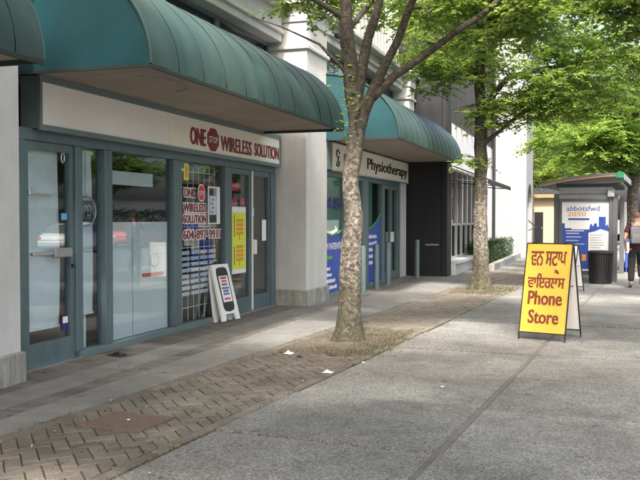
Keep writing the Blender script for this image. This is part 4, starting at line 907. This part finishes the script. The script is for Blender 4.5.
# white plastic board at the shop door
t = thing('pavement_sign', 'white plastic A-sign with black phone-shaped panel at the shop door', 'sign', (-5.33, 11.70, 0), BLD)
ORG[t] = Vector((0, 0, 0)); t.rotation_euler = (-R(11), 0, BROT + R(90) - R(7))
W_, H_, sp = .5, .86, .10; a = math.atan2(sp/2, H_)
for s_ in (-1, 1):
    m3 = Matrix.Translation((0, s_*.02, H_)) @ Matrix.Rotation(s_*a, 4, 'X') @ Matrix.Translation((0, 0, -H_/math.cos(a)))
    g = G(); h = H_/math.cos(a)
    pts = [(-W_/2, 0, 0), (-W_/2+.1, 0, 0), (-W_/2+.13, 0, .1), (W_/2-.13, 0, .1), (W_/2-.1, 0, 0), (W_/2, 0, 0), (W_/2-.02, 0, h), (-W_/2+.02, 0, h)]
    g.prism([m3 @ Vector((x, -.018, z)) for x, y, z in pts], (m3.to_3x3() @ Vector((0, .036, 0)))); o = g.build('leaf', M['plastic_white'], t)
    if s_ < 0:
        g = G(); pts = [(-.15, .2), (-.12, .15), (0, .13), (.12, .15), (.15, .2), (.16, h-.14), (.14, h-.07), (.08, h-.05), (-.08, h-.05), (-.14, h-.07), (-.16, h-.14)]
        g.prism([m3 @ Vector((x, -.019, z)) for x, z in pts], m3.to_3x3() @ Vector((0, -.004, 0))); g.build('black_panel', M['plastic_black'], t)
        g = G(); g.box(-.125, .125, -.0265, -.0235, .28, .68, m=m3); g.build('poster', M['printwhite'], t)
        for k, (z, mt, ww) in enumerate(((.63, 'red', .17), (.58, 'brightred', .15), (.53, 'red', .16), (.475, 'blue', .2), (.43, 'navy', .15), (.385, 'blue', .17), (.31, 'brightred', .17))):
            g = G()
            for q in range(5): g.box(-ww/2+q*ww/5, -ww/2+q*ww/5+ww/5*.8, -.0285, -.027, z, z+.034, m=m3)
            g.build('small_print', M[mt], t)
g = G(); g.tube([(-.09, 0, H_), (-.07, 0, H_+.04), (.07, 0, H_+.04), (.09, 0, H_)], .012, 6); g.build('handle', M['plastic_black'], t)
# bollards
bl = ('teal steel bollard beside the first tree trunk', 'second teal bollard from the first tree', 'third teal bollard, before the clinic door', 'teal bollard standing in front of the charcoal wall')
for i, (x, y) in enumerate(((-5.75, 16.35), (-5.91, 17.69), (-6.03, 18.91), (-5.99, 21.25))):
    p = thing('bollard', bl[i], 'bollard', (x, y, 0), group='teal bollards before the clinic')
    g = G(); g.lathe((x, y, 0), [(.062, -.02), (.062, .95), (.055, .975), (.03, .992)], 18); g.build('post', M['frame2'], p, smooth=True, angle=40)
    g = G(); g.lathe((x, y, 0), [(.1, -.01), (.1, .008), (.064, .012)], 18); g.build('base_plate', M['frame2'], p)
# bus shelter
sh = thing('bus_shelter', 'grey bus shelter with a blue and white poster on its end wall', 'bus shelter', (-1.87, 23.3, 0))
def shp(name, m, *boxes, parent=None, bevel=0):
    g = G()
    for b_ in boxes: g.box(*b_, bevel=bevel)
    return g.build(name, M[m], parent or sh)
YF, YB = 21.7, 25.2
for x in (-2.62, -1.25):
    for y in (YF, YB-.1): shp('post', 'shelter', (x, x+.12, y, y+.1, -.02, 2.14), bevel=.006)
shp('header', 'silver', (-2.5, -1.25, YF+.02, YF+.08, 2.02, 2.14), (-2.5, -1.25, YF+.02, YF+.08, 2.14, 2.3)); shp('header_groove', 'black', (-2.5, -1.25, YF+.012, YF+.019, 2.13, 2.142)); shp('lamp_housing', 'silver', (-1.36, -1.2, YF-.1, YF+.0, 2.06, 2.26), bevel=.008)
ac = shp('poster_case', 'shelter', (-2.5, -2.43, YF-.02, YF+.1, .16, 2.02), (-1.32, -1.25, YF-.02, YF+.1, .16, 2.02), (-2.43, -1.32, YF-.02, YF+.1, 1.955, 2.02), (-2.43, -1.32, YF-.02, YF+.1, .16, .26), bevel=.004)
shp('back_panel', 'shelter', (-2.43, -1.32, YF+.03, YF+.09, .26, 1.955), parent=ac)
pz = YF+.02
shp('poster_sheet', 'printwhite', (-2.428, -1.322, pz, pz+.009, .262, 1.953), parent=ac)
X, Zp = (1, 0, 0), (0, 0, 1)
text('abbotsfwd', 'lettering', M['poster_blue'] if 'poster_blue' in M else M['blue'], ac, (-2.32, pz-.001, 1.72), X, Zp, .78, .13, .004, .002)
text('2050', 'lettering', M['orange'], ac, (-2.3, pz-.001, 1.595), X, Zp, .44, .1, .008, .002)
shp('title_bar', 'blue', (-2.28, -1.78, pz-.004, pz-.001, 1.50, 1.545), parent=ac)
sk = [(-2.425, .3), (-2.425, 1.42), (-2.36, 1.42), (-2.36, 1.3), (-2.2, 1.3), (-2.2, 1.27), (-1.78, 1.27), (-1.76, 1.4), (-1.72, 1.4), (-1.7, 1.34), (-1.66, 1.42), (-1.6, 1.42), (-1.6, 1.34), (-1.56, 1.34), (-1.56, 1.58), (-1.4, 1.58), (-1.4, 1.36), (-1.36, 1.4), (-1.325, 1.3), (-1.325, .3)]
g = G(); g.prism([(x, pz-.001, z) for x, z in sk], (0, -.002, 0)); g.build('skyline_print', M['blue'], ac)
shp('text_panel', 'printwhite', (-1.80, -1.33, pz-.006, pz-.0035, .62, 1.19), parent=ac); g = G(); g.prism([(-1.8, pz-.0035, 1.191), (-1.33, pz-.0035, 1.191), (-1.33, pz-.0035, 1.22), (-1.52, pz-.0035, 1.28), (-1.66, pz-.0035, 1.22)], (0, -.0025, 0)); g.build('roof_print', M['printwhite'], ac)
for k in range(8): shp('small_print', 'textgrey', (-1.76, -1.48+random.uniform(-.06, .1), pz-.008, pz-.0065, 1.13-k*.062, 1.142-k*.062), parent=ac)
for k in range(7): shp('small_print', 'printlav', (-2.33, -1.95+random.uniform(-.1, .06), pz-.005, pz-.0035, 1.16-k*.085, 1.185-k*.085-.004*k), parent=ac)
shp('small_print', 'printwhite', (-2.34, -1.9, pz-.005, pz-.0035, 1.225, 1.245), parent=ac); shp('emblem', 'orange', (-1.95, -1.85, pz-.008, pz-.0065, .5, .66), parent=ac)
g = G(); prof = [(-2.95, 2.33), (-2.2, 2.47), (-1.45, 2.55), (-.98, 2.56), (-.98, 2.62), (-1.45, 2.62), (-2.2, 2.55), (-2.95, 2.39)]
g.prism([(x, YF-.35, z) for x, z in prof], (0, 4.05, 0)); rf = g.build('roof', M['shelter'], sh)
g = G(); g.prism([(x, YF-.358, z) for x, z in [(-2.95, 2.315), (-2.2, 2.45), (-1.45, 2.53), (-1.1, 2.54), (-1.1, 2.565), (-1.45, 2.558), (-2.2, 2.482), (-2.95, 2.345)]], (0, .007, 0)); g.build('wood_trim', M['wood'], rf)
g = G(); g.prism([(-1.16, YF-.37, 2.52), (-.97, YF-.37, 2.5), (-.97, YF-.37, 2.63), (-1.08, YF-.37, 2.66), (-1.16, YF-.37, 2.6)], (0, .35, 0)); g.build('green_corner', M['brightgreen'], rf)
g = G(); g.prism([(-.979, YF-.34, 2.46), (-.979, YF+3.69, 2.46), (-.979, YF+3.69, 2.6), (-.979, YF-.34, 2.6)], (.02, 0, 0)); g.build('side_fascia', M['silver'], rf)
for y in (YF+.3, YF+1.7, YF+2.9): shp('rafter', 'shelter', (-2.6, -1.1, y, y+.08, 2.31, 2.40))
for y0 in (YF+.12, YF+1.78): shp('back_pane', 'glass', (-2.58, -2.57, y0, y0+1.6, .2, 2.0))
shp('rail', 'shelter', (-2.6, -2.55, YF+.12, YB-.12, .12, .18), (-2.6, -2.55, YF+.12, YB-.12, 2.01, 2.08)); 
bn = shp('bench', 'wood', (-2.5, -2.1, YF+.5, YF+2.9, .43, .47)); shp('leg', 'shelter', (-2.4, -2.2, YF+.7, YF+.75, -.02, .43), parent=bn); shp('leg', 'shelter', (-2.4, -2.2, YF+2.6, YF+2.65, -.02, .43), parent=bn)
# litter bin
bx, by = -1.47, 21.13
lb = thing('litter_bin', 'black ribbed litter bin in front of the bus shelter poster', 'bin', (bx, by, 0))
g = G(); g.lathe((bx, by, 0), [(.235, .015), (.245, .3), (.262, .70), (.255, .72)], 36); g.build('drum', M['plastic_black'], lb, smooth=True, angle=40)
for k in range(30):
    an = k*2*math.pi/30; g = G(); g.box(-.011, .011, .0, .022, .03, .70, m=Matrix.Translation((bx, by, 0)) @ Matrix.Rotation(an, 4, 'Z') @ Matrix.Translation((0, .238, 0)) @ Matrix.Rotation(-.038, 4, 'X')); g.build('slat', M['plastic_black'], lb)
g = G(); g.lathe((bx, by, 0), [(.27, .70), (.295, .715), (.295, .755), (.27, .775), (.16, .78), (.15, .70)], 36); g.build('rim', M['plastic_black'], lb, smooth=True, angle=40); g = G(); g.lathe((bx, by, 0), [(.25, -.01), (.25, .028)], 36); g.build('foot', M['plastic_black'], lb)
# blue news stand and pole behind the shelter
p = thing('news_stand', 'narrow blue metal stand between the shelter and the walker', 'stand', (-1.02, 25.9, 0)); g = G(); g.box(-1.13, -.92, 25.8, 26.1, .12, .95, bevel=.01); g.build('case', M['blue'], p); g = G(); g.box(-1.11, -1.08, 25.82, 26.08, -.01, .12); g.box(-.97, -.94, 25.82, 26.08, -.01, .12); g.build('feet', M['blue'], p); g = G(); g.box(-1.09, -.96, 25.79, 25.8, .55, .85); g.build('window', M['plastic_white'], p)
p = thing('info_post', 'white post with notice panel beyond the bus shelter', 'post', (-1.1, 28.5, 0)); g = G(); g.box(-1.3, -1.02, 28.45, 28.5, .6, 2.05, bevel=.008); g.build('panel', M['plastic_white'], p); g = G(); g.tube([(-1.16, 28.53, -.02), (-1.16, 28.53, 2.0)], .035, 8); g.build('pole', M['silver'], p)
# litter on the ground
def rag(name, label, cx, cy, sx, sy, h, seed, m='plastic_white'):
    g = G(); vs = {}; n = 7
    for i in range(n):
        for j in range(n):
            x = (i/(n-1)-.5); y = (j/(n-1)-.5); q = Vector((x*3+seed, y*3, seed*2.2)); e = 1-max(abs(x), abs(y))*2
            vs[i,j] = g.bm.verts.new((cx+x*sx+.2*sx*noise.noise(q), cy+y*sy+.2*sy*noise.noise(q+Vector((5,0,0))), .006+h*max(0, .35+.65*e+.6*noise.noise(q*1.7))*(.3+e)))
    for i in range(n-1):
        for j in range(n-1): g.bm.faces.new((vs[i,j], vs[i+1,j], vs[i+1,j+1], vs[i,j+1]))
    o = g.build(name, M[m], None, label, 'litter')
    md = o.modifiers.new('s', 'SOLIDIFY'); md.thickness = .003; return o
rag('paper_scrap', 'flat white paper scrap at the edge of the pavers', -3.14, 7.86, .1, .07, .02, 1); rag('crumpled_cup', 'crumpled white cup with dark print near the nearest tree', -3.98, 8.78, .1, .08, .035, 2)
rag('dark_scrap', 'small dark scrap beside the crumpled cup', -3.78, 8.62, .07, .05, .02, 3, 'black'); rag('rag', 'dark crumpled rag on the bricks below the narrow sidelight', -5.72, 7.95, .2, .12, .04, 4, 'black')
rag('paper_scrap', 'tiny white scrap on the rust-brown cover', -3.80, 5.42, .03, .025, .01, 5); rag('paper_scrap', 'tiny white scrap on the concrete beside the nearest tree', -3.0, 8.55, .03, .03, .01, 6); rag('paper_scrap', 'tiny pale scrap on the middle slabs', -1.9, 7.6, .03, .03, .008, 7)

# ================================================================== PERSON
def skin_mesh(name, verts, edges, radii, m, sub=2, post=None):
    me = bpy.data.meshes.new(name); me.from_pydata(verts, edges, []); o = bpy.data.objects.new(name, me); COL.objects.link(o)
    sk = o.modifiers.new('skin', 'SKIN'); sk.use_smooth_shade = True
    for i, r in enumerate(radii):
        d = me.skin_vertices[0].data[i]; d.radius = r if hasattr(r, '__len__') else (r, r); d.use_root = (i == 0)
    ss = o.modifiers.new('sub', 'SUBSURF'); ss.levels = sub; ss.render_levels = sub
    dg = bpy.context.evaluated_depsgraph_get(); dg.update(); out = bpy.data.meshes.new_from_object(o.evaluated_get(dg)); bpy.data.objects.remove(o); bpy.data.meshes.remove(me)
    out.name = name; out.materials.clear(); out.materials.append(m); out.polygons.foreach_set('use_smooth', [True]*len(out.polygons)); return out
px, py = -.64, 20.05
per = thing('person', 'person in maroon T-shirt and dark trousers walking away at the right edge', 'person', (px, py, 0)); ORG[per] = Vector((0, 0, 0))
# walking away (+y); the left leg is planted, the right leg swings behind
J = dict(pel=(0,0,.90), sp=(0,.01,1.06), ch=(0,.015,1.24), up=(0,0,1.36), nk=(0,.005,1.44), hb=(0,.015,1.50), hm=(0,.025,1.58), ht=(0,.02,1.655),
  ls=(-.17,0,1.35), le=(-.245,-.06,1.10), lw=(-.225,.08,.90), lh=(-.215,.12,.83), rs=(.17,0,1.35), re=(.24,-.02,1.09), rw=(.245,.09,.87), rh=(.24,.12,.80),
  lp=(-.09,0,.86), lk=(-.10,.05,.48), la=(-.11,-.02,.09), lt=(-.12,.11,.035), rp=(.09,0,.86), rk=(.10,.16,.50), ra=(.1,-.08,.20), rt=(.11,.0,.10),
  lear=(-.075,.015,1.57), rear=(.075,.015,1.57), nose=(0,.125,1.565))
def sk(names, edges): ix = {n: i for i, n in enumerate(names)}; return [J[n] for n in names], [(ix[a], ix[b]) for a, b in edges]
rad = dict(pel=(.14,.10), sp=(.13,.095), ch=(.15,.105), up=(.11,.08), nk=.052, hb=.062, hm=(.077,.092), ht=(.055,.065), ls=.055, le=.04, lw=.027, lh=.035, rs=.055, re=.04, rw=.027, rh=.035, lp=.085, lk=.055, la=.036, lt=.03, rp=.085, rk=.055, ra=.036, rt=.03, lear=.014, rear=.014, nose=.014)
names = list(rad); ed = [('pel','sp'),('sp','ch'),('ch','up'),('up','nk'),('nk','hb'),('hb','hm'),('hm','ht'),('up','ls'),('ls','le'),('le','lw'),('lw','lh'),('up','rs'),('rs','re'),('re','rw'),('rw','rh'),('pel','lp'),('lp','lk'),('lk','la'),('la','lt'),('pel','rp'),('rp','rk'),('rk','ra'),('ra','rt'),('hm','lear'),('hm','rear'),('hm','nose')]
V_, E_ = sk(names, ed); Rr = [rad[n] for n in names]
for side, hn in ((-1, 'lh'), (1, 'rh')):               # fingers: four curled, thumb from the side of the palm
    h = Vector(J[hn]); ih = names.index(hn)
    for k in range(4):
        L = (.07, .08, .075, .058)[k]; off = Vector((0, .03-.02*k, -.02)); i0 = len(V_)
        V_ += [tuple(h+off), tuple(h+off+Vector((side*.004, .004, -L*.55))), tuple(h+off+Vector((-side*.018, .008, -L)))]; E_ += [(ih, i0), (i0, i0+1), (i0+1, i0+2)]; Rr += [.011, .0095, .008]
    i0 = len(V_); V_ += [tuple(h+Vector((-side*.018, .04, .0))), tuple(h+Vector((-side*.03, .06, -.035)))]; E_ += [(ih, i0), (i0, i0+1)]; Rr += [.012, .009]
link_mesh(skin_mesh('body', V_, E_, Rr, M['skin'], 2), 'body', per)
def cloth(name, nm, edges, rads, m):
    V2, E2 = sk(nm, edges); link_mesh(skin_mesh(name, V2, E2, rads, m, 2), name, per)
J.update(lsl=(-.215,-.03,1.2), rsl=(.215,-.01,1.2), hem=(0,0,.84), col=(0,.0,1.40))
cloth('t_shirt', ['sp','hem','ch','up','col','ls','lsl','rs','rsl'], [('sp','hem'),('sp','ch'),('ch','up'),('up','col'),('up','ls'),('ls','lsl'),('up','rs'),('rs','rsl')], [(.165,.125),(.18,.135),(.175,.13),(.125,.1),(.075,.075),.075,.068,.075,.068], M['shirt'])
J.update(wst=(0,0,.97), lan=(-.11,-.015,.13), ran=(.1,-.07,.24))
cloth('trousers', ['pel','wst','lp','lk','lan','rp','rk','ran'], [('pel','wst'),('pel','lp'),('lp','lk'),('lk','lan'),('pel','rp'),('rp','rk'),('rk','ran')], [(.165,.125),(.15,.115),.11,.085,.07,.11,.085,.07], M['trousers'])
for a_, t_ in (('la','lt'), ('ra','rt')):
    A0, T0 = Vector(J[a_]), Vector(J[t_]); tip = T0 + (T0-A0).normalized()*.05; heel = A0 + Vector((0, -.05, -.03))
    link_mesh(skin_mesh('shoe', [tuple(A0), tuple(heel), tuple(T0), tuple(tip), tuple(A0+Vector((0,0,.06)))], [(0,1),(0,2),(2,3),(0,4)], [(.046,.046), (.04,.04), (.045,.036), (.034,.026), .045], M['shoe'], 2), 'shoe', per)
g = G(); g.sphere((0, .012, 1.60), .088, (.95, 1.12, 1.0), 16, .03)
bmesh.ops.delete(g.bm, geom=[v for v in g.bm.verts if v.co.z < 1.565 or (v.co.y > .07 and v.co.z < 1.63)], context='VERTS'); g.build('hair', M['hair'], per, smooth=True)
for s_ in (-1, 1): g = G(); g.sphere((s_*.032, .108, 1.585), .011, (1, 1, 1), 8); g.build('eye', M['black'], per)
per.rotation_euler = (0, 0, R(4))
bk = thing('backpack', 'grey backpack worn on the walking person', 'backpack', (px, py, 0)); ORG[bk] = Vector((0, 0, 0)); bk.rotation_euler = (0, 0, R(4))
g = G(); g.box(-.14, .14, -.27, -.125, .98, 1.36, bevel=.05, seg=3); g.build('bag', M['pack'], bk, smooth=True, angle=50)
g = G(); g.box(-.11, .11, -.31, -.265, 1.0, 1.19, bevel=.02, seg=2); g.build('front_pocket', M['pack'], bk, smooth=True, angle=50)
for s_ in (-1, 1): g = G(); g.tube([(s_*.09, -.15, 1.33), (s_*.10, -.09, 1.44), (s_*.11, .06, 1.45), (s_*.13, .14, 1.3), (s_*.15, .1, 1.12), (s_*.13, -.14, 1.03)], .018, 6, sx=1.4); g.build('strap', M['pack'], bk, smooth=True)
g = G(); g.tube([(-.03, -.19, 1.35), (-.02, -.2, 1.40), (.02, -.2, 1.40), (.03, -.19, 1.35)], .008, 6); g.build('loop', M['pack'], bk)

# ================================================================== ACROSS THE ROAD (seen in the shop glass)
def car(label, loc, rz, paint):
    t = thing('parked_car', label, 'car', loc, rz=rz, group='cars parked across the road'); ORG[t] = Vector((0, 0, 0))
    side = [(-2.2, .32), (-2.25, .62), (-2.1, .85), (-1.75, .92), (-1.15, 1.38), (-.5, 1.46), (.35, 1.42), (1.05, .96), (1.85, .84), (2.2, .66), (2.25, .36), (1.9, .26), (-1.9, .26)]
    g = G(); g.prism([(x, -.86, z) for x, z in side], (0, 1.72, 0)); bmesh.ops.bevel(g.bm, geom=g.bm.edges[:], offset=.07, segments=2, affect='EDGES')
    for v in g.bm.verts:
        if v.co.z > .95: v.co.y *= 1 - .28*(v.co.z-.95)/.5
    g.build('body', paint, t, smooth=True, angle=35)
    for s_ in (-1, 1):
        for a_ in ([(-1.5, .97), (-1.05, 1.33), (-.42, 1.38), (-.42, .95)], [(-.34, .95), (-.34, 1.38), (.3, 1.35), (.85, .97)]):
            g = G(); g.prism([(x, s_*(.872 - .24*(z-.95)/.5), z) for x, z in a_], (0, s_*.012, 0)); g.build('side_window', M['glass_dark'], t)
        for x in (-1.4, 1.4):
            g = G(); g.tube([(x, s_*.7, .32), (x, s_*.9, .32)], .32, 20); wv = g.build('wheel', M['tyre'], t, smooth=True, angle=40); g = G(); g.tube([(x, s_*.89, .32), (x, s_*.905, .32)], .2, 16); g.build('rim', M['aluminium'], wv)
        g = G(); g.box(2.14, 2.24, s_*.72-.12, s_*.72+.12, .62, .74, bevel=.02); g.build('headlight', M['printwhite'], t); g = G(); g.box(-2.24, -2.14, s_*.74-.1, s_*.74+.1, .66, .8, bevel=.02); g.build('tail_light', M['brightred'], t)
    for a_, n_ in (([(.4, 1.40), (1.04, .97)], 'windscreen'), ([(-1.14, 1.37), (-1.7, .95)], 'rear_window')):
        g = G(); (x0, z0), (x1, z1) = a_; d = .014; sg_ = 1 if x1 > x0 else -1
        g.prism([(x0, -.58, z0), (x0, .58, z0), (x1, .74, z1), (x1, -.74, z1)], (sg_*.02, 0, .03)); g.build(n_, M['glass_dark'], t)
    return t
car('white car parked across the road', (10.3, 36, -.13), R(90), M['car_white']); car('red car parked across the road', (10.3, 42.5, -.13), R(90), M['car_red'])
p = thing('street_sign', 'grey sign panel on a pole across the road', 'sign', (12.6, 33.5, -.02)); g = G(); g.tube([(12.6, 33.5, -.1), (12.6, 33.5, 3.6)], .05, 8); g.build('pole', M['silver'], p); g = G(); g.box(12.57, 12.6, 32.2, 33.4, 2.1, 2.9); g.build('panel', M['silver'], p)
hb = thing('house_row', 'long pale building behind the trees across the road', 'building', (26, 35, -.3)); g = G(); g.box(24, 32, 8, 80, -.3, 3.2); g.build('wall', M['plaster'], hb); g = G(); g.box(23.7, 32.3, 7.7, 80.3, 3.2, 3.5); g.build('roof', M['shelter'], hb)
